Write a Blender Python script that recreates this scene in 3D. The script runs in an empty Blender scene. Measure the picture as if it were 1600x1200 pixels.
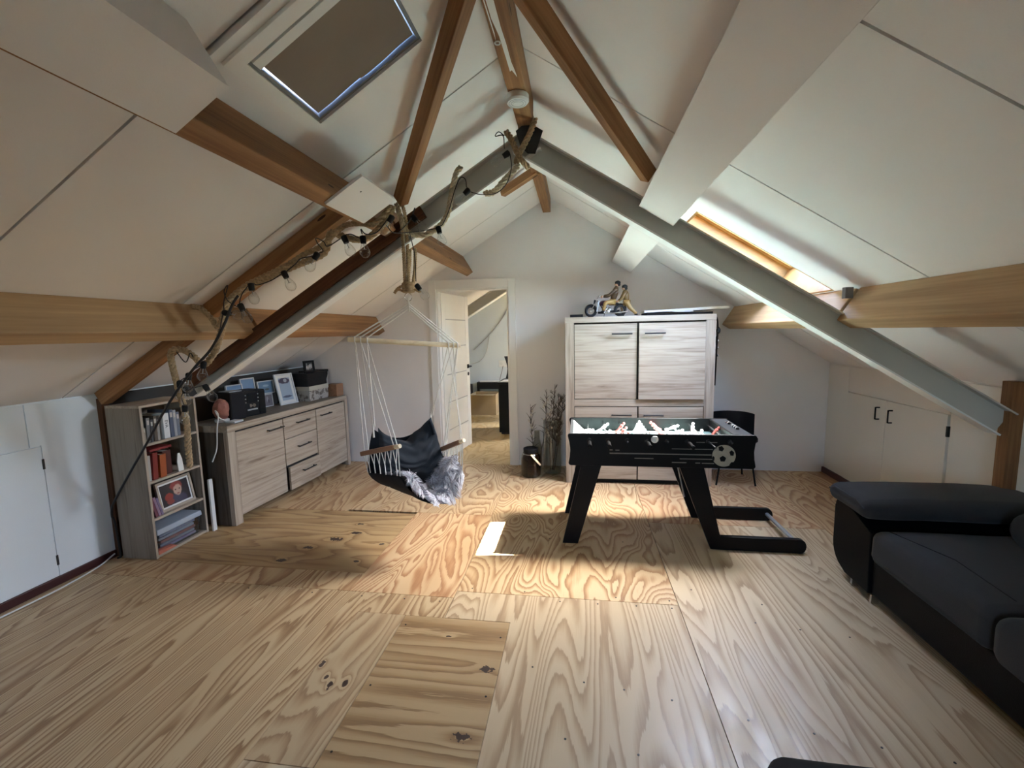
import bpy, bmesh, math, random
from mathutils import Vector, Matrix, Quaternion, noise as mnoise
R = random.Random(7)
sc = bpy.context.scene
C = sc.collection
PI = math.pi

# ------------------------------------------------------------------ camera
H, F = 1.45, 700.0
_y, _p, _r = 0.146974818, 0.116653470, -0.0214269363
_right = Vector((math.cos(_y), math.sin(_y), 0))
FW = Vector((-math.sin(_y) * math.cos(_p), math.cos(_y) * math.cos(_p), -math.sin(_p)))
_up = _right.cross(FW)
RT = _right * math.cos(_r) + _up * math.sin(_r)
UP = -_right * math.sin(_r) + _up * math.cos(_r)
cam = bpy.data.cameras.new('camera')
cam.sensor_fit = 'HORIZONTAL'; cam.sensor_width = 36.0; cam.lens = 36.0 * F / 1600.0
cam.clip_start = 0.02; cam.clip_end = 200
camo = bpy.data.objects.new('camera', cam); C.objects.link(camo)
camo.matrix_world = Matrix(((RT.x, UP.x, -FW.x, 0), (RT.y, UP.y, -FW.y, 0), (RT.z, UP.z, -FW.z, H), (0, 0, 0, 1)))
sc.camera = camo

# ------------------------------------------------------------------ world, sun, exposure
SKY, SUN = 4.2, 52.0
world = bpy.data.worlds.new('sky'); sc.world = world
world.use_nodes = True
_nt = world.node_tree; _bg = _nt.nodes['Background']
SUND = Vector((-0.658, -0.247, -1.0)).normalized()
_sk = _nt.nodes.new('ShaderNodeTexSky'); _sk.sky_type = 'NISHITA'; _sk.sun_disc = False
_sk.sun_elevation = math.asin(-SUND.z); _sk.sun_rotation = math.atan2(-SUND.x, -SUND.y); _sk.dust_density = 2.5
_nt.links.new(_sk.outputs[0], _bg.inputs[0]); _bg.inputs[1].default_value = SKY
sl = bpy.data.lights.new('sun', 'SUN'); sl.energy = SUN; sl.angle = 0.0093; sl.color = (1.0, 0.95, 0.88)
so = bpy.data.objects.new('sun', sl); C.objects.link(so)
so.rotation_euler = SUND.to_track_quat('-Z', 'Y').to_euler(); so.location = (4, 5, 8)
vs = sc.view_settings
sc.display_settings.display_device = 'sRGB'
vs.view_transform = 'Standard'; vs.look = 'None'; vs.gamma = 1.0; vs.use_curve_mapping = False
vs.exposure = 1.7
cy = sc.cycles
cy.max_bounces = 14; cy.diffuse_bounces = 9; cy.glossy_bounces = 5; cy.transmission_bounces = 8; cy.transparent_max_bounces = 24
cy.use_denoising = True; cy.sample_clamp_indirect = 12.0; cy.caustics_reflective = False; cy.caustics_refractive = False
def portal(name, c, n, w, h, up):
    l = bpy.data.lights.new(name, 'AREA'); l.shape = 'RECTANGLE'; l.size = w; l.size_y = h
    l.cycles.is_portal = True
    o = bpy.data.objects.new(name, l); C.objects.link(o)
    n = Vector(n).normalized(); u = Vector(up); u = (u - n * u.dot(n)).normalized(); x = u.cross(-n)
    o.matrix_world = Matrix(((x.x, u.x, -n.x, c[0]), (x.y, u.y, -n.y, c[1]), (x.z, u.z, -n.z, c[2]), (0, 0, 0, 1)))

# ------------------------------------------------------------------ room numbers (metres)
XL, XR, YB, YR, YF = -3.10, 2.42, 4.72, -1.60, 8.30
RX, RZ, SL, SR = -0.29, 2.79, 0.60, 0.631
def zc(x): return RZ + SL * (x - RX) if x < RX else RZ - SR * (x - RX)
NL = Vector((-SL, 0, 1)).normalized(); NR = Vector((SR, 0, 1)).normalized()
def sp(side, u, y, t=0.0):
    "point on a roof slope: u = x on the ceiling plane, t = height above it (negative hangs into the room)"
    n = NL if side < 0 else NR
    z = RZ + SL * (u - RX) if side < 0 else RZ - SR * (u - RX)
    return Vector((u, y, z)) + n * t
# pixel (in 1600 x 1200) to a point at a known depth, height or width of the room
def ray(px, py): return FW + RT * ((px - 800) / F) - UP * ((py - 600) / F)
CAM = Vector((0, 0, H))
def at_y(px, py, y): d = ray(px, py); return CAM + d * (y / d.y)
def at_z(px, py, z): d = ray(px, py); return CAM + d * ((z - H) / d.z)
def at_x(px, py, x): d = ray(px, py); return CAM + d * (x / d.x)

# ------------------------------------------------------------------ objects
BASE = {}
def tag(o, label=None, cat=None, group=None, kind=None):
    if label: o['label'] = label
    if cat: o['category'] = cat
    if group: o['group'] = group
    if kind: o['kind'] = kind
    return o
def thing(name, label, cat, loc=(0, 0, 0), group=None, kind=None):
    o = bpy.data.objects.new(name, None); C.objects.link(o)
    o.empty_display_size = 0.05
    o.location = loc; BASE[o] = Matrix.Translation(loc)
    return tag(o, label, cat, group, kind)
def link(name, me, mat, parent=None, mw=None, smooth=None, bevel=0, seg=2):
    o = bpy.data.objects.new(name, me); C.objects.link(o)
    if mat is not None:
        for m in (mat if isinstance(mat, (list, tuple)) else [mat]): me.materials.append(m)
    mw = mw or Matrix.Identity(4)
    if parent: o.parent = parent
    o.matrix_local = BASE[parent].inverted() @ mw if parent else mw
    BASE[o] = mw.copy()
    if smooth is not None:
        me.polygons.foreach_set('use_smooth', [True] * len(me.polygons))
        if smooth < 179: me.set_sharp_from_angle(angle=math.radians(smooth))
    if bevel:
        b = o.modifiers.new('bevel', 'BEVEL'); b.width = bevel; b.segments = seg; b.limit_method = 'ANGLE'; b.angle_limit = 0.6
    return o
class MB:
    def __init__(s): s.v = []; s.f = []; s.m = []
    def add(s, v, f, m=0):
        k = len(s.v); s.v += [tuple(p) for p in v]; s.f += [tuple(i + k for i in q) for q in f]; s.m += [m] * len(f); return s
    def box(s, x0, x1, y0, y1, z0, z1, m=0):
        return s.add([(x0, y0, z0), (x1, y0, z0), (x1, y1, z0), (x0, y1, z0), (x0, y0, z1), (x1, y0, z1), (x1, y1, z1), (x0, y1, z1)],
                     [(3, 2, 1, 0), (4, 5, 6, 7), (0, 1, 5, 4), (1, 2, 6, 5), (2, 3, 7, 6), (3, 0, 4, 7)], m)
    def hexa(s, a, b, m=0):
        "a: four corners, b: the four opposite ones"
        return s.add(list(a) + list(b), [(3, 2, 1, 0), (4, 5, 6, 7), (0, 1, 5, 4), (1, 2, 6, 5), (2, 3, 7, 6), (3, 0, 4, 7)], m)
    def prism(s, pts, vec, m=0):
        n = len(pts); vec = Vector(vec); a = [Vector(p) for p in pts]; b = [p + vec for p in a]
        return s.add(a + b, [tuple(range(n))[::-1], tuple(range(n, 2 * n))] + [(i, (i + 1) % n, n + (i + 1) % n, n + i) for i in range(n)], m)
    def tube(s, pts, r, n=8, caps=True, m=0, closed=False):
        pts = [Vector(p) for p in pts]; k = len(pts); rr = r if isinstance(r, (list, tuple)) else [r] * k
        t0 = (pts[1] - pts[0]).normalized(); a = t0.orthogonal().normalized(); V = []
        for i, p in enumerate(pts):
            if closed: t = (pts[(i + 1) % k] - pts[i - 1]).normalized()
            else: t = (pts[min(i + 1, k - 1)] - pts[max(i - 1, 0)]).normalized()
            a = (a - t * a.dot(t))
            a = a.normalized() if a.length > 1e-6 else t.orthogonal().normalized()
            b = t.cross(a)
            for j in range(n):
                q = 2 * PI * j / n; V.append(p + (a * math.cos(q) + b * math.sin(q)) * rr[i])
        Fc = []
        for i in range(k if closed else k - 1):
            i2 = (i + 1) % k
            for j in range(n): Fc.append((i * n + j, i * n + (j + 1) % n, i2 * n + (j + 1) % n, i2 * n + j))
        if caps and not closed: Fc += [tuple(range(n))[::-1], tuple(range((k - 1) * n, k * n))]
        return s.add(V, Fc, m)
    def lathe(s, prof, c=(0, 0, 0), n=20, m=0, axis=None, caps=True):
        c = Vector(c); q = Vector((0, 0, 1)).rotation_difference(Vector(axis)) if axis else None; V = []
        for r, z in prof:
            for j in range(n):
                a = 2 * PI * j / n; p = Vector((r * math.cos(a), r * math.sin(a), z))
                V.append(c + (q @ p if q else p))
        k = len(prof); Fc = [(i * n + j, i * n + (j + 1) % n, (i + 1) * n + (j + 1) % n, (i + 1) * n + j) for i in range(k - 1) for j in range(n)]
        if caps: Fc += [tuple(range(n))[::-1], tuple(range((k - 1) * n, k * n))]
        return s.add(V, Fc, m)
    def ball(s, c, r, n=12, k=8, m=0):
        if not isinstance(r, (tuple, list)): r = (r, r, r)
        c = Vector(c); V = [c + Vector((0, 0, -r[2]))]
        for i in range(1, k):
            a = -PI / 2 + PI * i / k
            for j in range(n):
                b = 2 * PI * j / n; V.append(c + Vector((r[0] * math.cos(a) * math.cos(b), r[1] * math.cos(a) * math.sin(b), r[2] * math.sin(a))))
        V.append(c + Vector((0, 0, r[2]))); Fc = []
        for j in range(n): Fc.append((0, 1 + (j + 1) % n, 1 + j))
        for i in range(k - 2):
            for j in range(n): Fc.append((1 + i * n + j, 1 + i * n + (j + 1) % n, 1 + (i + 1) * n + (j + 1) % n, 1 + (i + 1) * n + j))
        e = len(V) - 1; o = 1 + (k - 2) * n
        for j in range(n): Fc.append((o + j, o + (j + 1) % n, e))
        return s.add(V, Fc, m)
    def grid(s, fn, nu, nv, m=0, closed_u=False):
        V = [fn(i / (nu if closed_u else nu - 1), j / (nv - 1)) for j in range(nv) for i in range(nu)]
        Fc = [(j * nu + i, j * nu + (i + 1) % nu, (j + 1) * nu + (i + 1) % nu, (j + 1) * nu + i) for j in range(nv - 1) for i in range(nu if closed_u else nu - 1)]
        return s.add(V, Fc, m)
    def build(s, name, mat, parent=None, smooth=None, bevel=0, seg=2, mw=None):
        me = bpy.data.meshes.new(name)
        if mw is None:
            b = BASE[parent].to_translation() if parent else Vector((0, 0, 0))
            me.from_pydata([(x - b.x, y - b.y, z - b.z) for x, y, z in s.v], [], s.f)
            mw = Matrix.Translation(b)
        else:
            me.from_pydata(s.v, [], s.f)
        if any(s.m): me.polygons.foreach_set('material_index', s.m)
        me.update()
        bm = bmesh.new(); bm.from_mesh(me); bmesh.ops.recalc_face_normals(bm, faces=bm.faces); bm.to_mesh(me); bm.free()
        o = link(name, me, mat, parent, mw, smooth, bevel, seg)
        return o
ROTS = {'x': Matrix.Identity(3), 'y': Matrix.Rotation(PI / 2, 3, 'Z'), 'z': Matrix.Rotation(-PI / 2, 3, 'Y')}
def frame_mw(c, ax, nrm):
    x = Vector(ax).normalized(); z = Vector(nrm); z = (z - x * z.dot(x)).normalized(); y = z.cross(x)
    return Matrix(((x.x, y.x, z.x, c[0]), (x.y, y.y, z.y, c[1]), (x.z, y.z, z.z, c[2]), (0, 0, 0, 1)))
def bx(name, mat, x0, x1, y0, y1, z0, z1, parent=None, grain='x', bevel=0.0, seg=2, fr=None):
    "box in room coordinates whose own x axis runs along the wood grain"
    c = ((x0 + x1) / 2, (y0 + y1) / 2, (z0 + z1) / 2); d = (x1 - x0, y1 - y0, z1 - z0)
    if grain == 'x': mw = frame_mw(c, (1, 0, 0), (0, 0, 1)); e = d
    elif grain == 'y': mw = frame_mw(c, (0, 1, 0), (0, 0, 1)); e = (d[1], d[0], d[2])
    else: mw = frame_mw(c, (0, 0, 1), (1, 0, 0)); e = (d[2], d[1], d[0])
    if fr is not None: mw = fr @ mw
    return MB().box(-e[0] / 2, e[0] / 2, -e[1] / 2, e[1] / 2, -e[2] / 2, e[2] / 2).build(name, mat, parent, bevel=bevel, seg=seg, mw=mw)
def plank(name, mat, p, q, w, h, nrm, parent=None, bevel=0.0):
    "bar from p to q, h thick along nrm and w wide across"
    p, q = Vector(p), Vector(q); L = (q - p).length
    return MB().box(-L / 2, L / 2, -w / 2, w / 2, -h / 2, h / 2).build(name, mat, parent, bevel=bevel, mw=frame_mw((p + q) / 2, q - p, nrm))
def dup(root, loc, label=None, group=None):
    r = root.copy(); C.objects.link(r); r.location = loc
    if label: r['label'] = label
    if group: r['group'] = group
    for ch in list(root.children):
        c = ch.copy(); C.objects.link(c); c.parent = r
        for g in list(ch.children):
            d = g.copy(); C.objects.link(d); d.parent = c
    return r
def smoothpath(pts, n=6):
    "Catmull-Rom"
    P = [Vector(p) for p in pts]; P = [P[0] * 2 - P[1]] + P + [P[-1] * 2 - P[-2]]; out = []
    for i in range(1, len(P) - 2):
        a, b, c, d = P[i - 1], P[i], P[i + 1], P[i + 2]
        for k in range(n):
            t = k / n
            out.append(0.5 * ((2 * b) + (c - a) * t + (2 * a - 5 * b + 4 * c - d) * t * t + (3 * b - a - 3 * c + d) * t ** 3))
    out.append(P[-2]); return out

# ------------------------------------------------------------------ materials
def newmat(name):
    m = bpy.data.materials.new(name); m.use_nodes = True
    nt = m.node_tree; b = nt.nodes['Principled BSDF']
    return m, nt, b
def nd(nt, typ, **kw):
    n = nt.nodes.new(typ)
    for k, v in kw.items(): setattr(n, k, v)
    return n
def math_(nt, op, a, b=None):
    n = nd(nt, 'ShaderNodeMath', operation=op)
    for i, x in enumerate((a, b)):
        if x is None: continue
        if isinstance(x, (int, float)): n.inputs[i].default_value = x
        else: nt.links.new(x, n.inputs[i])
    return n.outputs[0]
def ramp(nt, fac, stops, interp='LINEAR'):
    n = nd(nt, 'ShaderNodeValToRGB'); r = n.color_ramp; r.interpolation = interp
    while len(r.elements) < len(stops): r.elements.new(0.5)
    for e, (p, c) in zip(r.elements, stops): e.position = p; e.color = (c[0], c[1], c[2], 1)
    nt.links.new(fac, n.inputs[0]); return n.outputs[0]
def mixc(nt, fac, a, b, mode='MIX'):
    n = nd(nt, 'ShaderNodeMix', data_type='RGBA', blend_type=mode)
    for i, x in ((0, fac), (6, a), (7, b)):
        if isinstance(x, (int, float)): n.inputs[i].default_value = x
        elif isinstance(x, (tuple, list)): n.inputs[i].default_value = (x[0], x[1], x[2], 1)
        else: nt.links.new(x, n.inputs[i])
    return n.outputs[2]
def objcoord(nt, scale=(1, 1, 1), rnd=0.0):
    tc = nd(nt, 'ShaderNodeTexCoord'); mp = nd(nt, 'ShaderNodeMapping'); mp.inputs['Scale'].default_value = scale
    nt.links.new(tc.outputs['Object'], mp.inputs['Vector'])
    if rnd:
        oi = nd(nt, 'ShaderNodeObjectInfo'); cx = nd(nt, 'ShaderNodeCombineXYZ')
        nt.links.new(math_(nt, 'MULTIPLY', oi.outputs['Random'], rnd), cx.inputs[0])
        nt.links.new(math_(nt, 'MULTIPLY', oi.outputs['Random'], rnd * 0.37), cx.inputs[1])
        nt.links.new(math_(nt, 'MULTIPLY', oi.outputs['Random'], rnd * 1.7), cx.inputs[2])
        nt.links.new(cx.outputs[0], mp.inputs['Location'])
    return mp.outputs[0]
def ntex(nt, vec, scale, detail=3, rough=0.5, dist=0.0):
    n = nd(nt, 'ShaderNodeTexNoise'); n.inputs['Scale'].default_value = scale; n.inputs['Detail'].default_value = detail
    n.inputs['Roughness'].default_value = rough; n.inputs['Distortion'].default_value = dist
    if vec is not None: nt.links.new(vec, n.inputs['Vector'])
    return n.outputs[0]
def bump(nt, b, h, strength=0.2, dist=0.01):
    n = nd(nt, 'ShaderNodeBump'); n.inputs['Strength'].default_value = strength; n.inputs['Distance'].default_value = dist
    nt.links.new(h, n.inputs['Height']); nt.links.new(n.outputs[0], b.inputs['Normal'])
def plain(name, col, rough=0.5, metal=0.0, var=0.06, scale=6.0, bmp=0.0, bscale=60.0, spec=0.5, coat=0.0):
    m, nt, b = newmat(name)
    v = objcoord(nt); n = ntex(nt, v, scale, 3)
    c = ramp(nt, n, [(0.25, [x * (1 - var) for x in col]), (0.75, [min(1, x * (1 + var)) for x in col])])
    nt.links.new(c, b.inputs['Base Color'])
    b.inputs['Roughness'].default_value = rough; b.inputs['Metallic'].default_value = metal
    b.inputs['Specular IOR Level'].default_value = spec; b.inputs['Coat Weight'].default_value = coat
    if bmp: bump(nt, b, ntex(nt, v, bscale, 4), bmp, 0.004)
    return m
def timber(name, dark, light, rough=0.6, rings=3.0, along=0.35, across=9.0, knots=0.0, bmp=0.12, spec=0.3):
    "straight-grained timber, grain along the object's own x axis"
    m, nt, b = newmat(name)
    h = ntex(nt, objcoord(nt, (along, across, across), 40.0), 1.0, 2, 0.5, 0.2)
    s = math_(nt, 'SINE', math_(nt, 'MULTIPLY', h, rings * 2 * PI))
    fine = ntex(nt, objcoord(nt, (2.5, 90, 90), 30.0), 1.0, 3)
    big = ntex(nt, objcoord(nt, (1.2, 5, 5), 11.0), 1.0, 4)
    f = math_(nt, 'ADD', math_(nt, 'MULTIPLY', s, 0.10), math_(nt, 'ADD', math_(nt, 'MULTIPLY', fine, 0.45), math_(nt, 'MULTIPLY', big, 0.55)))
    c = ramp(nt, f, [(0.30, dark), (0.68, light)])
    if knots:
        vo = nd(nt, 'ShaderNodeTexVoronoi'); vo.inputs['Scale'].default_value = 1.0
        nt.links.new(objcoord(nt, (2.5, 11, 11), 17.0), vo.inputs['Vector'])
        sel = math_(nt, 'LESS_THAN', math_(nt, 'ADD', vo.outputs['Distance'], math_(nt, 'MULTIPLY', fine, 0.05)), knots)
        c = mixc(nt, sel, c, [x * 0.3 for x in dark])
    nt.links.new(c, b.inputs['Base Color']); b.inputs['Roughness'].default_value = rough; b.inputs['Specular IOR Level'].default_value = spec
    bump(nt, b, f, bmp, 0.004)
    return m
def plywood(name, light, mid, dark, N=16.0, along=0.8, across=3.4, spots=(), dist=0.5, rough=0.36, soft=0.35):
    "rotary-cut softwood ply: nested cathedral rings, grain along the sheet's own x axis"
    m, nt, b = newmat(name)
    tc = nd(nt, 'ShaderNodeTexCoord'); oi = nd(nt, 'ShaderNodeObjectInfo')
    h = ntex(nt, objcoord(nt, (along, across, 1), 60.0), 1.0, 1.5, 0.45, dist)
    h2 = ntex(nt, objcoord(nt, (along * 4, across * 3.2, 1), 33.0), 1.0, 1.0, 0.4, 0.2)
    h = math_(nt, 'ADD', h, math_(nt, 'MULTIPLY', h2, 0.055))
    h3 = ntex(nt, objcoord(nt, (5.0, 42.0, 1), 27.0), 1.0, 3, 0.6, 0.0)
    h = math_(nt, 'ADD', h, math_(nt, 'MULTIPLY', math_(nt, 'SUBTRACT', h3, 0.5), 0.42 / N))
    kmask = None
    for (sx, sy, rad, amp) in spots:
        d = nd(nt, 'ShaderNodeVectorMath', operation='SUBTRACT'); nt.links.new(tc.outputs['Object'], d.inputs[0]); d.inputs[1].default_value = (sx, sy, 0)
        sc_ = nd(nt, 'ShaderNodeVectorMath', operation='MULTIPLY'); nt.links.new(d.outputs[0], sc_.inputs[0]); sc_.inputs[1].default_value = (0.55, 1, 0)
        ln = nd(nt, 'ShaderNodeVectorMath', operation='LENGTH'); nt.links.new(sc_.outputs[0], ln.inputs[0])
        q = math_(nt, 'DIVIDE', ln.outputs['Value'], rad * 2.2)
        g = math_(nt, 'POWER', 2.718, math_(nt, 'MULTIPLY', math_(nt, 'MULTIPLY', q, q), -1.0))
        h = math_(nt, 'ADD', h, math_(nt, 'MULTIPLY', g, amp))
        k = math_(nt, 'LESS_THAN', math_(nt, 'ADD', ln.outputs['Value'], math_(nt, 'MULTIPLY', math_(nt, 'SUBTRACT', ntex(nt, objcoord(nt, (1, 1, 1), 9.0), 55.0, 3), 0.5), rad * 3.0)), rad)
        kmask = k if kmask is None else math_(nt, 'MAXIMUM', kmask, k)
    fr = math_(nt, 'FRACT', math_(nt, 'MULTIPLY', h, N))
    fine = ntex(nt, objcoord(nt, (6, 160, 1), 21.0), 1.0, 2, 0.6)
    fr = math_(nt, 'ADD', fr, math_(nt, 'MULTIPLY', math_(nt, 'SUBTRACT', fine, 0.5), 0.30))
    c = ramp(nt, fr, [(0.0, light), (0.30, light), (0.50, [a * 0.6 + c_ * 0.4 for a, c_ in zip(light, mid)]), (0.70, mid), (0.84, [a * 0.45 + c_ * 0.55 for a, c_ in zip(mid, dark)]), (0.90, [a * 0.45 + c_ * 0.55 for a, c_ in zip(mid, dark)]), (0.97, light), (1.0, light)])
    tone = ntex(nt, objcoord(nt, (0.5, 2.2, 1), 5.0), 1.0, 2)
    c = mixc(nt, ramp(nt, tone, [(0.35, (0, 0, 0)), (0.7, (soft, soft, soft))]), c, mid)
    c = mixc(nt, math_(nt, 'MULTIPLY', oi.outputs['Random'], 0.12), c, dark)
    if kmask is not None: c = mixc(nt, kmask, c, (0.05, 0.028, 0.02))
    nt.links.new(c, b.inputs['Base Color']); b.inputs['Specular IOR Level'].default_value = 0.5
    rg = ntex(nt, objcoord(nt, (2, 8, 1), 3.0), 2.0, 3)
    nt.links.new(ramp(nt, rg, [(0.3, (rough,) * 3), (0.7, (rough + 0.18,) * 3)]), b.inputs['Roughness'])
    bump(nt, b, fr, 0.06, 0.003)
    return m
def oak(name, tint=1.0):
    "pale sawn-oak foil: long fine streaks and a few cracks, grain along the object's own x axis"
    m, nt, b = newmat(name)
    w = ntex(nt, objcoord(nt, (1.3, 22, 22), 50.0), 1.0, 5, 0.62, 0.9)
    f = ntex(nt, objcoord(nt, (3, 90, 90), 20.0), 1.0, 2)
    k = math_(nt, 'ADD', math_(nt, 'MULTIPLY', w, 0.72), math_(nt, 'MULTIPLY', f, 0.28))
    c = ramp(nt, k, [(0.33, [x * tint for x in (0.215, 0.165, 0.12)]), (0.42, [x * tint for x in (0.345, 0.28, 0.215)]), (0.52, [x * tint for x in (0.435, 0.365, 0.29)]), (0.72, [x * tint for x in (0.50, 0.43, 0.35)])])
    nt.links.new(c, b.inputs['Base Color']); b.inputs['Roughness'].default_value = 0.55; b.inputs['Specular IOR Level'].default_value = 0.3
    bump(nt, b, k, 0.12, 0.003)
    return m
def clear(name, col=(0.9, 0.95, 0.95), refl=0.9, base=0.04):
    "thin clear glass: see-through with a mirror sheen towards the edges"
    m = bpy.data.materials.new(name); m.use_nodes = True; nt = m.node_tree
    nt.nodes.remove(nt.nodes['Principled BSDF']); out = nt.nodes['Material Output']
    t = nd(nt, 'ShaderNodeBsdfTransparent'); t.inputs[0].default_value = (*col, 1)
    g = nd(nt, 'ShaderNodeBsdfGlossy'); g.inputs['Roughness'].default_value = 0.03
    lw = nd(nt, 'ShaderNodeLayerWeight'); lw.inputs[0].default_value = 0.25
    f = math_(nt, 'MULTIPLY_ADD', lw.outputs['Facing'], refl); f.node.inputs[2].default_value = base
    f = math_(nt, 'POWER', f, 1.6)
    mx = nd(nt, 'ShaderNodeMixShader'); nt.links.new(f, mx.inputs[0]); nt.links.new(t.outputs[0], mx.inputs[1]); nt.links.new(g.outputs[0], mx.inputs[2])
    nt.links.new(mx.outputs[0], out.inputs[0]); return m
def fabric(name, col, rough=0.95, weave=420.0, var=0.15, sheen=0.3):
    m, nt, b = newmat(name)
    v = objcoord(nt)
    n = ntex(nt, v, weave, 2); big = ntex(nt, v, 5.0, 3)
    f = math_(nt, 'ADD', math_(nt, 'MULTIPLY', n, 0.6), math_(nt, 'MULTIPLY', big, 0.4))
    nt.links.new(ramp(nt, f, [(0.3, [x * (1 - var) for x in col]), (0.7, [x * (1 + var) for x in col])]), b.inputs['Base Color'])
    b.inputs['Roughness'].default_value = rough; b.inputs['Specular IOR Level'].default_value = 0.2; b.inputs['Sheen Weight'].default_value = sheen
    bump(nt, b, n, 0.25, 0.002)
    return m
M = {}
M['ceil'] = plain('ceiling_paint', (0.805, 0.78, 0.768), 0.75, var=0.025, scale=2.0, bmp=0.10, bscale=220, spec=0.25)
M['roofdeck'] = plain('roof_deck', (0.30, 0.28, 0.25), 0.9)
M['white'] = plain('white_paint', (0.80, 0.79, 0.77), 0.6, var=0.02, scale=2.0, bmp=0.06, bscale=150, spec=0.3)
M['wall'] = plain('wall_plaster', (0.75, 0.73, 0.728), 0.8, var=0.03, scale=3.0, bmp=0.12, bscale=120, spec=0.2)
M['wallblue'] = plain('knee_wall_paint', (0.80, 0.855, 0.89), 0.65, var=0.025, scale=2.5, bmp=0.08, bscale=160, spec=0.25)
M['cream'] = plain('cupboard_paint', (0.74, 0.72, 0.67), 0.6, var=0.02, scale=2.0, bmp=0.05, bscale=160)
M['flange'] = plain('flange_paint_lit', (0.86, 0.87, 0.86), 0.5, var=0.02)  # steel paint made lighter: light from below put into the flange colour
M['steel'] = plain('painted_steel', (0.56, 0.56, 0.525), 0.5, var=0.03, scale=4.0, spec=0.3)
M['blacksteel'] = plain('black_steel', (0.016, 0.013, 0.012), 0.5)
M['redbase'] = plain('oxblood_skirting', (0.055, 0.012, 0.012), 0.45)
M['beam'] = timber('roof_timber', (0.19, 0.088, 0.036), (0.39, 0.20, 0.085), 0.6, knots=0.11)
M['beamp'] = timber('pale_roof_timber', (0.33, 0.205, 0.105), (0.49, 0.325, 0.175), 0.6)
M['beamd'] = timber('dark_roof_timber', (0.055, 0.024, 0.012), (0.16, 0.068, 0.03), 0.65)
M['pine'] = timber('pine_lining', (0.30, 0.15, 0.045), (0.42, 0.23, 0.075), 0.5)
M['oak'] = oak('pale_oak'); M['oakside'] = oak('shaded_oak', 0.62); M['oakendshade'] = oak('oak_end_painted_shade', 0.27)  # side and end panels: oak darkened, their shade put into the colour
M['greyoak'] = oak('grey_oak', 0.50)
M['dark'] = plain('dark_gap', (0.02, 0.017, 0.015), 0.9)
M['black'] = plain('black_laminate', (0.004, 0.004, 0.0045), 0.45, spec=0.2)
M['blackmatt'] = plain('matt_black', (0.009, 0.009, 0.010), 0.6, spec=0.25)
M['handle'] = plain('blackened_handle', (0.03, 0.028, 0.027), 0.4, metal=0.4)
M['chrome'] = plain('chrome', (0.75, 0.75, 0.76), 0.18, metal=1.0, var=0.01)
M['alu'] = plain('brushed_aluminium', (0.42, 0.44, 0.46), 0.4, metal=0.7, var=0.03)
M['plasticw'] = plain('white_plastic', (0.72, 0.73, 0.72), 0.4, var=0.02)
M['glass'] = clear('clear_glass'); M['pane'] = clear('window_pane', (0.94, 0.97, 0.98), 0.7, 0.03)
M['jute'] = plain('jute_rope', (0.42, 0.31, 0.19), 0.95, var=0.35, scale=90, bmp=0.6, bscale=300, spec=0.1)
M['jutep'] = plain('pale_jute_rope', (0.58, 0.50, 0.36), 0.95, var=0.3, scale=90, bmp=0.6, bscale=300, spec=0.1)
M['cord'] = plain('white_cotton_cord', (0.72, 0.70, 0.66), 0.9, var=0.08, scale=80, bmp=0.3, bscale=500)
M['cable'] = plain('black_cable', (0.012, 0.012, 0.014), 0.5)
M['brownboard'] = plain('brown_cardboard', (0.235, 0.185, 0.145), 0.85, var=0.06, scale=5, bmp=0.1)
M['card'] = plain('kraft_cardboard', (0.42, 0.31, 0.17), 0.85, var=0.05)
M['dowel'] = timber('pale_dowel', (0.62, 0.50, 0.33), (0.80, 0.69, 0.50), 0.5)
M['armwood'] = timber('brown_arm_wood', (0.20, 0.10, 0.06), (0.34, 0.19, 0.11), 0.5)
M['sofa'] = fabric('charcoal_weave', (0.034, 0.0355, 0.038), weave=500, sheen=0.08)
M['sofab'] = plain('black_leatherette', (0.0042, 0.0043, 0.0047), 0.55, bmp=0.2, bscale=250, spec=0.15)
M['blackcloth'] = fabric('black_cotton', (0.012, 0.0145, 0.019), weave=300, sheen=0.0)
M['skin'] = plain('skin_tone', (0.55, 0.33, 0.22), 0.6)
P1, P2, P3 = (0.60, 0.44, 0.255), (0.39, 0.225, 0.11), (0.22, 0.10, 0.042)

# ================================================================== structure
# ---- floor: a dark sub-floor with every plywood sheet laid on it
floor = tag(MB().box(XL - 0.1, XR + 0.1, YR - 0.1, YF + 0.1, -0.10, -0.014).build('floor', M['dark']), kind='structure')
ply_a = plywood('plywood_pale', P1, P2, P3)
ply_b = plywood('plywood_red', (0.62, 0.45, 0.265), (0.42, 0.225, 0.11), (0.25, 0.10, 0.042), N=21, along=1.0, across=2.8, dist=0.9, soft=0.5)
ply_c = plywood('plywood_quiet', (0.575, 0.45, 0.295), (0.42, 0.295, 0.175), (0.27, 0.165, 0.088), N=21, along=0.42, across=3.6, dist=0.5)
ply_d = plywood('plywood_left', (0.59, 0.445, 0.265), (0.36, 0.225, 0.115), (0.20, 0.105, 0.048), N=30, along=0.42, across=4.4, dist=0.5)
ply_e = plywood('plywood_cathedral', (0.62, 0.465, 0.28), (0.40, 0.235, 0.115), (0.22, 0.105, 0.045), N=24, along=1.0, across=2.8, dist=0.75)
ply_far = plywood('plywood_far_room', (0.60, 0.47, 0.27), (0.48, 0.35, 0.175), (0.34, 0.225, 0.10), N=13, along=1.0, across=2.4)
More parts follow.
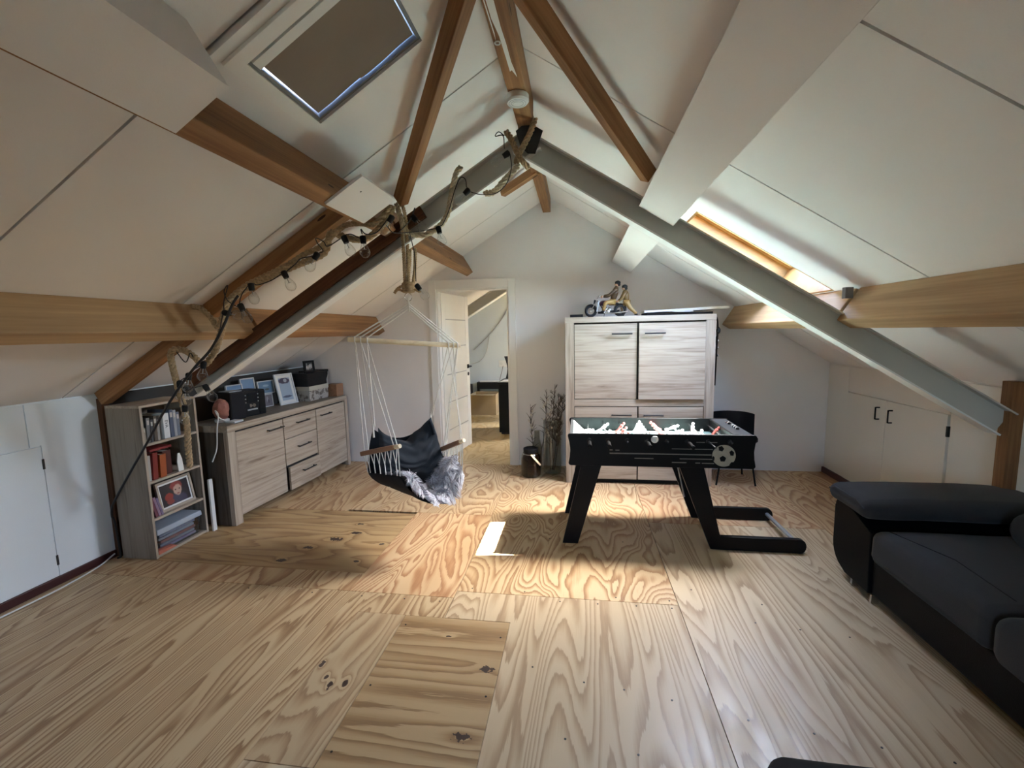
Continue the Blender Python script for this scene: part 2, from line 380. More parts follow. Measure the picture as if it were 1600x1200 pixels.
def sheet(mat, poly, grain, gap=0.0018):
    cx = sum(p[0] for p in poly) / len(poly); cyy = sum(p[1] for p in poly) / len(poly)
    # shrink by the joint
    xs = [p[0] for p in poly]; ys = [p[1] for p in poly]
    q = []
    for x, y in poly:
        q.append((x + (gap if abs(x - min(xs)) < 1e-6 else -gap if abs(x - max(xs)) < 1e-6 else 0), y + (gap if abs(y - min(ys)) < 1e-6 else -gap if abs(y - max(ys)) < 1e-6 else 0)))
    ax = (1, 0, 0) if grain == 'x' else (0, 1, 0)
    mw = frame_mw((cx, cyy, -0.014), ax, (0, 0, 1)); inv = mw.inverted()
    loc = [inv @ Vector((x, y, -0.014)) for x, y in q]
    return MB().prism(loc, (0, 0, 0.014)).build('plywood_sheet', mat, floor, mw=mw)
def rect(x0, x1, y0, y1): return [(x0, y0), (x1, y0), (x1, y1), (x0, y1)]
hx, hy = (-0.89 - 0.34) / 2, (0.84 + 2.065) / 2
hatch_mat = plywood('plywood_hatch', (0.48, 0.34, 0.185), (0.32, 0.195, 0.09), (0.16, 0.085, 0.036), N=13.0, along=0.20, across=3.0, dist=0.35,
                    spots=[(-0.40 - hx, 1.745 - hy, 0.016, 0.05), (-0.42 - hx, 1.41 - hy, 0.016, 0.05), (-0.62 - hx, 1.93 - hy, 0.006, 0.02)])
sx_, sy_ = (-1.15 - 0.89) / 2, (1.235 + 2.065) / 2
# local frame of a sheet whose grain runs along y: (x, y) -> (y - cy, -(x - cx))
def loc_y(x, y, cx, cyy): return (y - cyy, -(x - cx))
strip_mat = plywood('plywood_knotty_strip', (0.52, 0.395, 0.24), (0.40, 0.27, 0.15), (0.23, 0.135, 0.07), N=18, along=0.8, across=4.2, dist=0.5,
                    spots=[(*loc_y(-1.13, 1.69, sx_, sy_), 0.009, 0.08), (*loc_y(-1.03, 1.58, sx_, sy_), 0.011, 0.10), (*loc_y(-0.97, 1.60, sx_, sy_), 0.011, 0.10), (*loc_y(-1.07, 1.62, sx_, sy_), 0.008, 0.08)])
kx, ky = (XL - 1.30) / 2, (2.43 + 3.33) / 2
knot_mat = plywood('plywood_knotty', (0.48, 0.33, 0.165), (0.36, 0.22, 0.10), (0.18, 0.09, 0.036), N=18, along=0.35, across=3.2, dist=0.3,
                   spots=[(-1.62 - kx, 2.95 - ky, 0.020, 0.08), (-1.72 - kx, 2.84 - ky, 0.026, 0.08), (-1.85 - kx, 2.70 - ky, 0.018, 0.06), (-1.92 - kx, 2.52 - ky, 0.018, 0.06),
                          (-1.66 - kx, 3.10 - ky, 0.012, 0.05), (-1.35 - kx, 2.80 - ky, 0.010, 0.04), (-1.42 - kx, 2.56 - ky, 0.010, 0.04)])
sheet(ply_d, rect(XL, -2.37, -1.6, 2.24), 'y'); 
sheet(ply_d, [(-2.37, 0.0), (-1.15, 0.0), (-1.15, 2.065), (-0.68, 2.065), (-0.68, 2.24), (-2.37, 2.24)], 'y')
sheet(strip_mat, rect(-1.15, -0.89, 1.235, 2.065), 'y'); sheet(ply_c, rect(-1.15, -0.89, 0.0, 1.235), 'y')
sheet(hatch_mat, rect(-0.89, -0.34, 0.84, 2.065), 'x')
sheet(ply_c, rect(-0.89, -0.34, 0.0, 0.84), 'y')
sheet(ply_c, [(-0.34, 0.0), (0.52, 0.0), (0.52, 2.305), (-0.68, 2.305), (-0.68, 2.067), (-0.34, 2.067)], 'y')
sheet(ply_c, rect(0.52, 1.74, 0.9, 3.34), 'y'); sheet(ply_c, rect(0.52, 1.74, -1.6, 0.9), 'y')
sheet(ply_d, rect(-2.37, 0.52, -1.6, 0.0), 'x')
sheet(ply_e, rect(-0.68, 0.52, 2.305, 4.72), 'y')
sheet(ply_b, rect(-1.30, -0.68, 2.24, 3.36), 'y')
sheet(knot_mat, rect(XL, -1.30, 2.43, 3.33), 'x')
sheet(ply_a, rect(XL, -1.30, 2.24, 2.43), 'y')
sheet(ply_e, rect(-1.90, -0.68, 3.36, 4.72), 'y'); sheet(ply_a, rect(XL, -1.90, 3.33, 4.72), 'y')
sheet(ply_b, rect(0.52, 1.74, 3.34, 4.72), 'y')
sheet(ply_a, rect(1.74, XR, 2.2, 4.72), 'y'); sheet(ply_c, rect(1.74, XR, -1.6, 2.2), 'y')
for a, b in ((-3.1, -1.9), (-1.9, -0.68), (-0.68, 0.54), (0.54, 2.42)):
    sheet(ply_far, rect(a, b, 4.72, 6.5), 'y'); sheet(ply_far, rect(a, b, 6.5, 8.3), 'y')
# countersunk screws along the joints, a few millimetres wide each
sb = MB()
for x, y in [(-0.86, 1.99), (-0.37, 1.95), (-0.86, 1.6), (-0.37, 1.6), (-0.86, 1.3), (-0.37, 1.27), (-0.1, 2.27), (0.1, 2.27), (0.3, 2.275), (0.48, 2.275), (0.48, 2.34), (0.2, 2.34), (-0.3, 2.34), (-0.6, 2.34),
             (0.62, 2.46), (0.95, 2.36), (0.86, 2.2), (1.05, 2.17), (1.25, 2.14), (0.62, 1.61), (0.83, 1.58), (1.03, 1.55), (1.23, 1.52), (1.45, 1.48), (0.02, 1.72), (0.18, 1.7), (0.36, 1.67), (-0.2, 1.78),
             (-0.05, 1.45), (0.2, 1.42), (-1.2, 2.2), (-0.95, 2.2), (-0.75, 2.2), (-1.5, 2.2), (-1.9, 2.2), (-0.2, 3.0), (-0.02, 3.0), (-0.4, 3.02), (0.3, 3.0), (1.0, 3.0)]:
    sb.lathe([(0.0045, 0.0), (0.0045, 0.0012)], (x, y, 0), 6)
tag(sb.build('screw_heads', M['blacksteel'], floor), kind='stuff')

# ---- roof deck with openings for the skylights, and the ceiling boards fixed under it
ceiling = tag(MB().prism([sp(-1, XL - .05, YR, .36), (RX, YR, RZ + .44), (RX, YR, RZ + .435), sp(-1, XL - .05, YR, .355)], (0, .02, 0)).build('ceiling', M['roofdeck']), kind='structure')
def slab(name, side, u0, u1, y0, y1, t0, t1, mat, parent=ceiling, mb=None):
    b = mb or MB()
    b.hexa([sp(side, u0, y0, t0), sp(side, u1, y0, t0), sp(side, u1, y1, t0), sp(side, u0, y1, t0)], [sp(side, u0, y0, t1), sp(side, u1, y0, t1), sp(side, u1, y1, t1), sp(side, u0, y1, t1)])
    return b if mb else b.build(name, mat, parent)
# openings: (side, u0, u1, y0, y1)
SKL = (-1, -1.055, -0.605, 1.415, 1.835)          # small covered roof window, left slope
SKR = (1, 0.72, 1.515, 2.965, 3.90)               # large roof window just behind the truss, right slope
SKF = (1, 0.85, 1.50, 6.75, 7.45)                # roof window of the far room
def with_hole(name, side, u0, u1, y0, y1, t0, t1, mat, hole):
    b = MB(); _, a0, a1, b0, b1 = hole
    for (p, q, r, s) in ((u0, a0, y0, y1), (a1, u1, y0, y1), (a0, a1, y0, b0), (a0, a1, b1, y1)):
        if q - p > 1e-4 and s - r > 1e-4: slab(name, side, p, q, r, s, t0, t1, mat, mb=b)
    return b.build(name, mat, ceiling)
deck_t = (0.014, 0.345)
UL, UR = (XL - 0.05, RX), (RX, XR + 0.05)
with_hole('roof_deck', -1, *UL, YR, 4.77, *deck_t, M['roofdeck'], SKL)
slab('roof_deck', -1, *UL, 4.77, YF, *deck_t, M['roofdeck'])
with_hole('roof_deck', 1, *UR, 0.8, 4.77, *deck_t, M['roofdeck'], SKR)
with_hole('roof_deck', 1, *UR, 4.77, YF, *deck_t, M['roofdeck'], SKF)
slab('roof_deck', 1, *UR, YR, 0.8, *deck_t, M['roofdeck'])
G = 0.005
def panel(side, u0, u1, y0, y1, hole=None):
    if hole: return with_hole('ceiling_panel', side, u0, u1, y0 + G, y1 - G, 0, 0.012, M['ceil'], hole)
    return slab('ceiling_panel', side, u0, u1, y0 + G, y1 - G, 0.0, 0.012, M['ceil'])
for y0, y1, h in ((-1.6, -0.6, None), (-0.6, 0.35, None), (0.35, 1.305, None), (1.305, 2.265, SKL), (2.265, 3.22, None), (3.22, 4.17, None), (4.17, 4.72, None)):
    panel(-1, XL, RX, y0, y1, h)
panel(-1, XL, RX, 4.82, 6.2); panel(-1, XL, RX, 6.2, 8.2)
panel(1, RX, XR, -1.6, 0.335)
for y0, y1, h in ((0.335, 1.29, None), (1.29, 2.245, None), (2.245, 4.17, SKR), (4.17, 4.72, None)):
    panel(1, RX, XR, y0, y1, h)
panel(1, RX, XR, 4.82, 6.1); panel(1, RX, XR, 6.1, 8.2, SKF)

# ---- gable walls
def gable(name, mat, y0, y1, hole=None):
    b = MB(); prof = lambda x: zc(x) + 0.02
    def strip(x0, x1, z0, z1=None):
        xs = [x0] + [x for x in (RX,) if x0 < x < x1] + [x1]
        top = [(x, y0, prof(x) if z1 is None else z1) for x in xs]
        b.prism([(x0, y0, z0), (x1, y0, z0)] + top[::-1], (0, y1 - y0, 0))
    if hole:
        a, c, z0, z1 = hole
        strip(XL - 0.05, a, -0.05); strip(c, XR + 0.05, -0.05); strip(a, c, z1)
        if z0 > -0.04: strip(a, c, -0.05, z0)
    else: strip(XL - 0.05, XR + 0.05, -0.05)
    return tag(b.build(name, mat), kind='structure')
DX0, DX1, DZ = -1.505, -0.715, 1.915
gable('wall_back', M['wall'], 4.72, 4.82, (DX0, DX1, -0.05, DZ))
M['farwall'] = plain('far_room_paint', (0.60, 0.67, 0.71), 0.8, var=0.02, bmp=0.08, bscale=120)
gable('wall_far', M['farwall'], YF - 0.1, YF)
WB = (-0.62, 0.02, 1.18, 1.80)  # opening for the added fill window
gable('wall_rear', M['wall'], YR - 0.1, YR, WB)
# ---- knee walls
kz = zc(XL) + 0.03
wall_left = tag(MB().box(XL - 0.1, XL, YR, YF, -0.05, kz).build('wall_left', M['wallblue']), kind='structure')
kr = zc(XR) + 0.03
wall_right = tag(MB().box(XR, XR + 0.1, YR, YF, -0.05, kr).build('wall_right', M['cream']), kind='structure')
T = 0.012; zl = zc(XL)
# left: boards above, removable hatch below
b = MB().box(XL, XL + T, 0.6, 2.063, 0.852, zl - 0.008); b.build('wall_panel', M['wallblue'], wall_left)
b = MB().box(XL, XL + T, -1.6, 0.595, 0.05, zl - 0.008); b.build('wall_panel', M['wallblue'], wall_left)
hp = bx('hatch_door', M['wallblue'], XL, XL + 0.016, 0.9, 2.117, 0.052, 0.845, wall_left, bevel=0.002)
for z in (0.74, 0.15): MB().box(XL + 0.012, XL + 0.020, 2.112, 2.122, z - 0.03, z + 0.03).build('hinge', M['handle'], hp)
MB().prism([(XL, 2.069, zl - 0.008), (XL, 2.069, 0.85), (XL, 2.123, 0.85), (XL, 2.123, 0.05), (XL, 2.47, 0.05), (XL, 2.47, zl - 0.008)], (T, 0, 0)).build('wall_panel', M['wallblue'], wall_left)
M['wallshade'] = plain('painted_knee_wall_shade', (0.05, 0.045, 0.04), 0.8)  # knee wall shade behind the sideboard, put into the colour
MB().box(XL, XL + T, 2.50, 4.71, 0.05, zl - 0.008).build('wall_panel', M['wallshade'], wall_left)
tag(bx('baseboard_left', M['redbase'], XL, XL + 0.022, YR, 4.72, 0, 0.05, grain='y', bevel=0.003), kind='structure')
# right: low cupboard doors with black handles
zr = zc(XR)
MB().box(XR - T, XR, 4.39, 4.715, 0.05, zr - 0.01).build('wall_panel', M['cream'], wall_right)
MB().box(XR - T, XR, 3.27, 4.384, 0.855, zr - 0.01).build('wall_panel', M['cream'], wall_right)
for y0, y1, yh in ((3.874, 4.384, 3.945), (3.275, 3.868, 3.795)):
    d = bx('cupboard_door', M['cream'], XR - 0.018, XR, y0, y1, 0.055, 0.846, wall_right, bevel=0.002)
    MB().tube(smoothpath([(XR - 0.018, yh, 0.685), (XR - 0.045, yh, 0.685), (XR - 0.048, yh, 0.69), (XR - 0.048, yh, 0.775), (XR - 0.045, yh, 0.78), (XR - 0.018, yh, 0.78)], 3), 0.0055, 8).build('handle', M['black'], d, smooth=60)
bxh = MB().box(XR - 0.024, XR - 0.004, 3.262, 3.274, 0.70, 0.77); bxh.build('hinge', M['handle'], wall_right)
MB().box(XR - T, XR, 2.80, 3.255, 0.05, zr - 0.01).build('wall_panel', M['cream'], wall_right)
MB().box(XR - T, XR, -1.6, 2.795, 0.05, zr - 0.01).build('wall_panel', M['cream'], wall_right)
tag(bx('baseboard_right', M['redbase'], XR - 0.03, XR, 2.95, 4.72, 0, 0.055, grain='y', bevel=0.003), kind='structure')

# ---- roof windows
def roof_window(n, hole, glz, t_frame, lining, frame_mat, cover=None):
    "lined opening with a sash and a pane; glz = (u0, u1, y0, y1) is the clear glass"
    s, u0, u1, y0, y1 = hole
    w = thing('window_%d' % n, None, None, sp(s, (u0 + u1) / 2, (y0 + y1) / 2, 0.0), kind='structure')
    k = 0.012
    for (a, b_, c, d) in ((u0, u0 + k, y0, y1), (u1 - k, u1, y0, y1), (u0 + k, u1 - k, y0, y0 + k), (u0 + k, u1 - k, y1 - k, y1)):
        slab('lining', s, a, b_, c, d, 0.0, 0.34, lining, w)
    g0, g1, h0, h1 = glz
    for (a, b_, c, d) in ((u0 + k, g0, y0 + k, y1 - k), (g1, u1 - k, y0 + k, y1 - k), (g0, g1, y0 + k, h0), (g0, g1, h1, y1 - k)):
        if b_ - a > 0.003 and d - c > 0.003: slab('sash', s, a, b_, c, d, t_frame, t_frame + 0.04, frame_mat, w)
    slab('pane', s, g0 - 0.002, g1 + 0.002, h0 - 0.002, h1 + 0.002, t_frame + 0.016, t_frame + 0.022, M['pane'], w)
    c = sp(s, (g0 + g1) / 2, (h0 + h1) / 2, t_frame + 0.05); nn = NL if s < 0 else NR
    sl_ = (g1 - g0) * math.sqrt(1 + (SL if s < 0 else SR) ** 2)
    portal('skylight_portal_%d' % n, c, -nn, sl_, h1 - h0, (0, 1, 0))
    return w
w2 = roof_window(2, SKR, (0.75, 1.49, 3.308, 3.82), 0.275, M['pine'], M['pine'])
w3 = roof_window(3, SKF, (0.88, 1.47, 6.79, 7.41), 0.17, M['white'], M['white'])
M['sashgrey'] = plain('grey_sash', (0.16, 0.16, 0.165), 0.5)
w1 = roof_window(1, SKL, (-1.03, -0.63, 1.44, 1.81), 0.12, M['sashgrey'], M['sashgrey'])
# flat trim around the small roof window, and the two cardboard pieces pushed into it
u0, u1, y0, y1 = SKL[1:]
for (a, b_, c, d) in ((u0 - 0.045, u0, y0 - 0.05, y1 + 0.045), (u1, u1 + 0.045, y0 - 0.05, y1 + 0.045), (u0, u1, y0 - 0.05, y0), (u0, u1, y1, y1 + 0.045)):
    slab('trim', -1, a, b_, c, d, -0.012, 0.0, M['white'], w1)
slab('trim', -1, u0 - 0.045, u1 + 0.045, y0 - 0.11, y0 - 0.085, -0.02, 0.0, M['white'], w1)
slab('inner_frame', -1, u0 + 0.012, u1 - 0.012, y0 + 0.012, y0 + 0.05, -0.01, 0.11, M['white'], w1)
def cover(c0, c1, d0, d1, sag):
    b = MB()
    def P(t):
        def f(i, j):
            u = c0 + (c1 - c0) * i; y = d0 + (d1 - d0) * j
            return sp(-1, u, y, t + sag * math.sin(PI * i) * 0.4 - sag * (j ** 3) * (0.5 + 0.5 * math.sin(5 * i)))
        return f
    n = 9; b.grid(P(0.018), n, n); b.grid(P(0.024), n, n)
    return b.build('cardboard_cover', M['brownboard'], w1, smooth=180)
cover(-1.0375, -0.832, 1.436, 1.8185, 0.005); cover(-0.846, -0.621, 1.436, 1.819, 0.008)
# added rear gable window, unseen behind the camera, for fill light at the front
w5 = thing('window_4', None, None, (-0.3, YR - 0.05, 1.0), kind='structure')
a, c, z0, z1 = WB
for (p, q, r, s) in ((a, a + .05, z0, z1), (c - .05, c, z0, z1), (a + .05, c - .05, z0, z0 + .05), (a + .05, c - .05, z1 - .05, z1), (-.33, -.27, z0 + .05, z1 - .05)):
    MB().box(p, q, YR - 0.08, YR - 0.02, r, s).build('window_frame', M['white'], w5)
for p, q in ((a + .05, -.33), (-.27, c - .05)): MB().box(p, q, YR - 0.055, YR - 0.05, z0 + .05, z1 - .05).build('pane', M['pane'], w5)
portal('fill_window_portal', ((a + c) / 2, YR - 0.09, (z0 + z1) / 2), (0, 1, 0), c - a - 0.1, z1 - z0 - 0.1, (0, 0, 1))

# ---- doorway and open door
d1 = thing('door_1', None, None, (-1.1, 4.72, 0), kind='structure')
fr = M['white']
bx('architrave', fr, DX1 - 0.003, DX1 + 0.072, 4.700, 4.722, 0, 2.005, d1, 'z', 0.003)
bx('architrave', fr, DX0 - 0.075, DX0 + 0.003, 4.700, 4.722, 0, 2.005, d1, 'z', 0.003)
bx('architrave', fr, DX0 + 0.003, DX1 - 0.003, 4.700, 4.722, DZ - 0.004, 2.005, d1, 'x', 0.003)
bx('jamb', fr, DX1 - 0.022, DX1, 4.715, 4.83, 0, DZ, d1, 'z'); bx('jamb', fr, DX0, DX0 + 0.022, 4.715, 4.83, 0, DZ, d1, 'z'); bx('jamb', fr, DX0 + 0.022, DX1 - 0.022, 4.715, 4.83, DZ - 0.022, DZ, d1, 'x')
hinge, free = Vector((-1.475, 4.80, 0)), Vector((-1.372, 5.59, 0))
ax = (free - hinge).normalized(); nrm = Vector((ax.y, -ax.x, 0)); LW = (free - hinge).length
mw = Matrix(((ax.x, nrm.x, 0, hinge.x), (ax.y, nrm.y, 0, hinge.y), (0, 0, 1, 0), (0, 0, 0, 1)))
M['doorw'] = plain('door_paint', (0.78, 0.79, 0.77), 0.45, var=0.015)
leaf = MB().box(0.001, LW, -0.036, -0.008, 0.008, DZ - 0.026).build('door_leaf', M['doorw'], d1, mw=mw)
zs = [0.008, 0.335, 0.655, 0.975, 1.295, 1.60, DZ - 0.026]
MB().box(0.001, 0.10, -0.008, 0.0, 0.008, DZ - 0.026).build('door_stile', M['doorw'], leaf, mw=mw)
MB().box(LW - 0.10, LW, -0.008, 0.0, 0.008, DZ - 0.026).build('door_stile', M['doorw'], leaf, mw=mw)
for i in range(6): MB().box(0.103, LW - 0.103, -0.008, -0.001, zs[i] + 0.006, zs[i + 1] - 0.006).build('door_panel', M['doorw'], leaf, mw=mw)
for i in range(1, 6): MB().box(0.103, LW - 0.103, -0.0079, -0.006, zs[i] - 0.006, zs[i] + 0.006).build('groove_shade_strip', M['alu'], leaf, mw=mw)  # grey strips put the shade of the door grooves into colour
MB().box(LW - 0.085, LW - 0.035, 0.0, 0.008, 1.00, 1.05).tube([(LW - 0.06, 0.0, 1.025), (LW - 0.06, 0.045, 1.025)], 0.009).tube([(LW - 0.06, 0.045, 1.025), (LW - 0.17, 0.05, 1.025)], 0.010).lathe([(0.022, 0), (0.022, 0.006)], (LW - 0.06, 0.002, 0.93), 14, axis=(0, 1, 0)).build('door_handle', M['black'], leaf, smooth=40, mw=mw)
bx('door_bottom_seal', M['black'], -1.478, -1.36, 4.80, 4.81, 0.0, 0.008, d1)

# ---- timbers. Purlins are 80 x 200 mm, set square to the slope
def purlin(side, u, y0, y1, depth, width, mat, label, uphill=True, bevel=0.006):
    "u = where the ridge-side face meets the ceiling"
    n = NL if side < 0 else NR
    d = Vector((1, 0, SL)).normalized() if side < 0 else Vector((-1, 0, SR)).normalized()   # up the slope
    c = sp(side, u, 0, 0) - n * (depth / 2) - d * (width / 2)
    o = plank('purlin', mat, (c.x, y0, c.z), (c.x, y1, c.z), width, depth, n, bevel=bevel)
    return tag(o, label, 'beam', 'roof purlins', 'structure')
YT = 2.74
purlin(-1, -2.197, YR, 2.725, 0.19, 0.09, M['beamp'], 'long wooden purlin along the lower left slope, from the left picture edge to the bookcase')
purlin(-1, -2.197, 2.755, 4.72, 0.19, 0.09, M['beam'], 'short wooden purlin on the lower left slope behind the truss, ending at the back wall')
purlin(-1, -1.19, YR, 2.725, 0.20, 0.08, M['beam'], 'wooden purlin high on the left slope beside the covered roof window')
purlin(-1, -1.19, 2.755, 4.72, 0.20, 0.08, M['beam'], 'wooden purlin behind the truss ending above the door')
purlin(1, 1.519, YR, 2.725, 0.2055, 0.09, M['beamp'], 'long pale wooden purlin along the right slope above the sofa')
purlin(1, 1.519, 2.755, 4.72, 0.2055, 0.09, M['beamp'], 'short pale wooden purlin right of the cupboard, ending at the back wall')
# white boxed purlin on the right slope
def casing(y0, y1, label):
    n = NR; d = Vector((-1, 0, SR)).normalized()
    c = sp(1, 0.645, 0, 0) - n * 0.1125 + d * 0.11
    o = plank('purlin_casing', M['ceil'], (c.x, y0, c.z), (c.x, y1, c.z), 0.22, 0.221, n, bevel=0.002)
    return tag(o, label, 'beam', None, 'structure')
casing(YR, 2.675, 'wide white boxed purlin under the right slope in front of the truss')
casing(2.80, 4.72, 'white boxed purlin under the right slope above the cupboard')
# white boards under the upper left purlin
def board(u0, u1, y0, y1, t, name, label):
    o = slab(name, -1, u0, u1, y0, y1, -t - 0.012, -t, M['ceil'], None)
    return tag(o, label, 'board', None, 'structure')
TB = 0.203
o = board(-1.245, -1.065, YR, 1.205, TB, 'casing_board', 'large white board boxing in the upper left purlin at the top left corner')
MB().hexa([sp(-1, -1.245, YR, -TB), sp(-1, -1.235, YR, -TB), sp(-1, -1.235, 1.205, -TB), sp(-1, -1.245, 1.205, -TB)], [sp(-1, -1.245, YR, -0.001), sp(-1, -1.235, YR, -0.001), sp(-1, -1.235, 1.205, -0.001), sp(-1, -1.245, 1.205, -0.001)]).build('side_board', M['ceil'], o)
MB().hexa([sp(-1, -1.075, YR, -TB), sp(-1, -1.065, YR, -TB), sp(-1, -1.065, 1.205, -TB), sp(-1, -1.075, 1.205, -TB)], [sp(-1, -1.075, YR, -0.001), sp(-1, -1.065, YR, -0.001), sp(-1, -1.065, 1.205, -0.001), sp(-1, -1.075, 1.205, -0.001)]).build('side_board', M['ceil'], o)
pl = board(-1.236, -1.052, 1.965, 2.335, TB, 'casing_board', 'small square white board under the upper left purlin beside the truss')
MB().lathe([(0.004, 0), (0.004, 0.001)], sp(-1, -1.11, 2.06, -TB - 0.0135), 8, axis=NL).build('screw_hole', M['dark'], pl)
# ridge beam in two lengths, with what is left of the peeling paint
rb = tag(bx('ridge_beam', M['beam'], -0.335, -0.245, YR, 2.71, 2.615, 2.80, None, 'y', 0.006), 'wooden ridge beam under the peak with smears of white paint', 'beam', None, 'structure')
pp = MB()
def blot(pts, z=2.6135): pp.prism([(x, y, z) for x, y in pts], (0, 0, 0.0013))
blot([(-0.318, 1.62), (-0.290, 1.62), (-0.288, 1.85), (-0.283, 1.95), (-0.281, 2.08), (-0.274, 2.15), (-0.271, 2.2), (-0.279, 2.17), (-0.288, 2.14), (-0.297, 2.15), (-0.299, 2.05), (-0.303, 1.9), (-0.315, 1.8)])
blot([(-0.326, 1.70), (-0.322, 1.70), (-0.318, 1.88), (-0.321, 1.93)])
pp.build('peeling_paint', M['plasticw'], rb)
MB().tube([(-0.315 + 0.011 * math.cos(a), 1.93 + 0.011 * math.sin(a), 2.607) for a in [2 * PI * i / 14 for i in range(14)]], 0.003, 6, closed=True).build('hook_ring', M['plasticw'], rb, smooth=60)
tag(bx('ridge_beam', M['beam'], -0.345, -0.265, 2.79, 4.72, 2.64, 2.80, None, 'y', 0.006), 'short ridge beam behind the truss reaching the back wall', 'beam', None, 'structure')
# slanting wind braces from the ridge to the purlins
tag(plank('wind_brace', M['beam'], (-0.345, 1.63, 2.675), (-1.005, 2.57, 2.215), 0.055, 0.075, NL, bevel=0.003), 'slanting wooden brace left of the ridge beam running down to the small white board', 'beam', 'wind braces', 'structure')
tag(plank('wind_brace', M['beam'], (-0.235, 1.63, 2.67), (0.365, 2.50, 2.235), 0.055, 0.075, NR, bevel=0.003), 'slanting wooden brace right of the ridge beam running down to the white boxed purlin', 'beam', 'wind braces', 'structure')
plank_back = tag(plank('collar_brace', M['beam'], (-0.60, 3.75, 2.57), (-0.30, 3.55, 2.66), 0.05, 0.06, (0, 0, 1), bevel=0.003), 'small slanting wooden brace behind the peak of the truss', 'beam', None, 'structure')
# truss: two painted steel I-beams meeting under the ridge
def ibeam(p, q, nrm, hgt, wid, label):
    p, q = Vector(p), Vector(q); L = (q - p).length; b = MB(); tf, tw = 0.008, 0.006
    b.box(-L / 2, L / 2, -wid / 2, wid / 2, hgt / 2 - tf, hgt / 2); b.box(-L / 2, L / 2, -tw / 2, tw / 2, -hgt / 2 + tf, hgt / 2 - tf)
    mw = frame_mw((p + q) / 2, q - p, nrm)
    o = tag(b.build('steel_rafter', M['steel'], mw=mw), label, 'beam', 'steel truss beams', 'structure')
    MB().box(-L / 2, L / 2, -wid / 2, wid / 2, -hgt / 2 - .001, -hgt / 2 + tf).build('bottom_flange', M['flange'], o, mw=mw)
    return o
HB = 0.14; tb = -(0.163 + HB / 2)
ibeam(sp(1, RX + 0.085, YT, tb), sp(1, 2.392, YT, tb), NR, HB, 0.095, 'grey painted steel beam sloping down to the right from the peak')
ibeam(sp(-1, RX - 0.07, YT, tb), sp(-1, -2.76, YT, tb), NL, HB, 0.095, 'grey painted steel beam sloping down to the left behind the rope and bulbs')
tag(MB().prism([(RX - 0.055, YT - 0.056, 2.585), (RX - 0.02, YT - 0.056, 2.61), (RX + 0.045, YT - 0.056, 2.61), (RX + 0.10, YT - 0.056, 2.575), (RX + 0.055, YT - 0.056, 2.455), (RX + 0.01, YT - 0.056, 2.46), (RX - 0.03, YT - 0.056, 2.50)], (0, 0.006, 0)).build('gusset_plate', M['blacksteel']), 'dark steel plate at the peak where the two truss beams meet', 'plate', None, 'structure')
tag(plank('wood_plank', M['beamd'], sp(-1, -1.02, 2.69, -0.205), sp(-1, -2.74, 2.69, -0.205), 0.02, 0.075, NL), 'dark brown plank fixed along the left steel beam', 'beam', None, 'structure')
# wooden rafter on the left slope, in two lengths around the purlin, its post, and the post on the right
tag(plank('rafter', M['beam'], sp(-1, -1.30, 2.43, -0.045), sp(-1, -2.195, 2.43, -0.045), 0.07, 0.088, NL, bevel=0.003), 'wooden rafter on the left slope above the string of bulbs', 'beam', 'left rafters', 'structure')
tag(plank('rafter', M['beam'], sp(-1, -2.31, 2.475, -0.045), sp(-1, -3.085, 2.475, -0.045), 0.07, 0.088, NL, bevel=0.003), 'short wooden rafter between the lower left purlin and the knee wall', 'beam', 'left rafters', 'structure')
tag(bx('wall_post', M['beamd'], XL + 0.001, XL + 0.05, 2.45, 2.50, 0, zc(XL) - 0.03, None, 'z', 0.002), 'thin dark wooden post on the left knee wall behind the bookcase', 'post', None, 'structure')
tag(bx('wall_post', M['beam'], 2.272, 2.338, 2.70, 2.765, 0, zc(2.338) - 0.002, None, 'z', 0.003), 'brown wooden post on the right carrying the end of the steel beam behind the sofa', 'post', None, 'structure')
# bracket where the right purlin meets the truss
tag(bx('purlin_bracket', M['sashgrey'], 1.435, 1.475, 2.700, 2.735, 1.59, 1.65, None, 'x', 0.002), 'small metal bracket at the end of the right purlin', 'bracket', None, 'structure')
# steel truss of the far room
M['steelw'] = plain('white_steel', (0.66, 0.66, 0.63), 0.5)
ibeam(sp(-1, RX, 6.6, -0.21), sp(-1, -2.9, 6.6, -0.21), NL, 0.14, 0.16, 'pale steel beam sloping through the far room')
ibeam(sp(1, RX, 6.6, -0.21), sp(1, 2.3, 6.6, -0.21), NR, 0.14, 0.16, 'pale steel beam on the far side of the far room')
purlin(-1, -1.19, 4.83, 6.5, 0.18, 0.10, M['beamd'], 'dark purlin seen through the top of the doorway')

# ================================================================== furniture
def oakbox(name, T_, fr, x0, x1, y0, y1, z0, z1, grain, mat=None, bevel=0.002): return bx(name, mat or M['oak'], x0, x1, y0, y1, z0, z1, T_, grain, bevel, 2, fr)
def bar_handle(parent, p, q, out, r=0.006, stand=0.028):
    p, q, out = Vector(p), Vector(q), Vector(out)
    b = MB().tube([p + out * stand, q + out * stand], r, 8)
    for k in (p + (q - p) * 0.06, q + (p - q) * 0.06): b.tube([k, k + out * stand], r * 0.8, 6)
    return b.build('handle', M['handle'], parent, smooth=50)
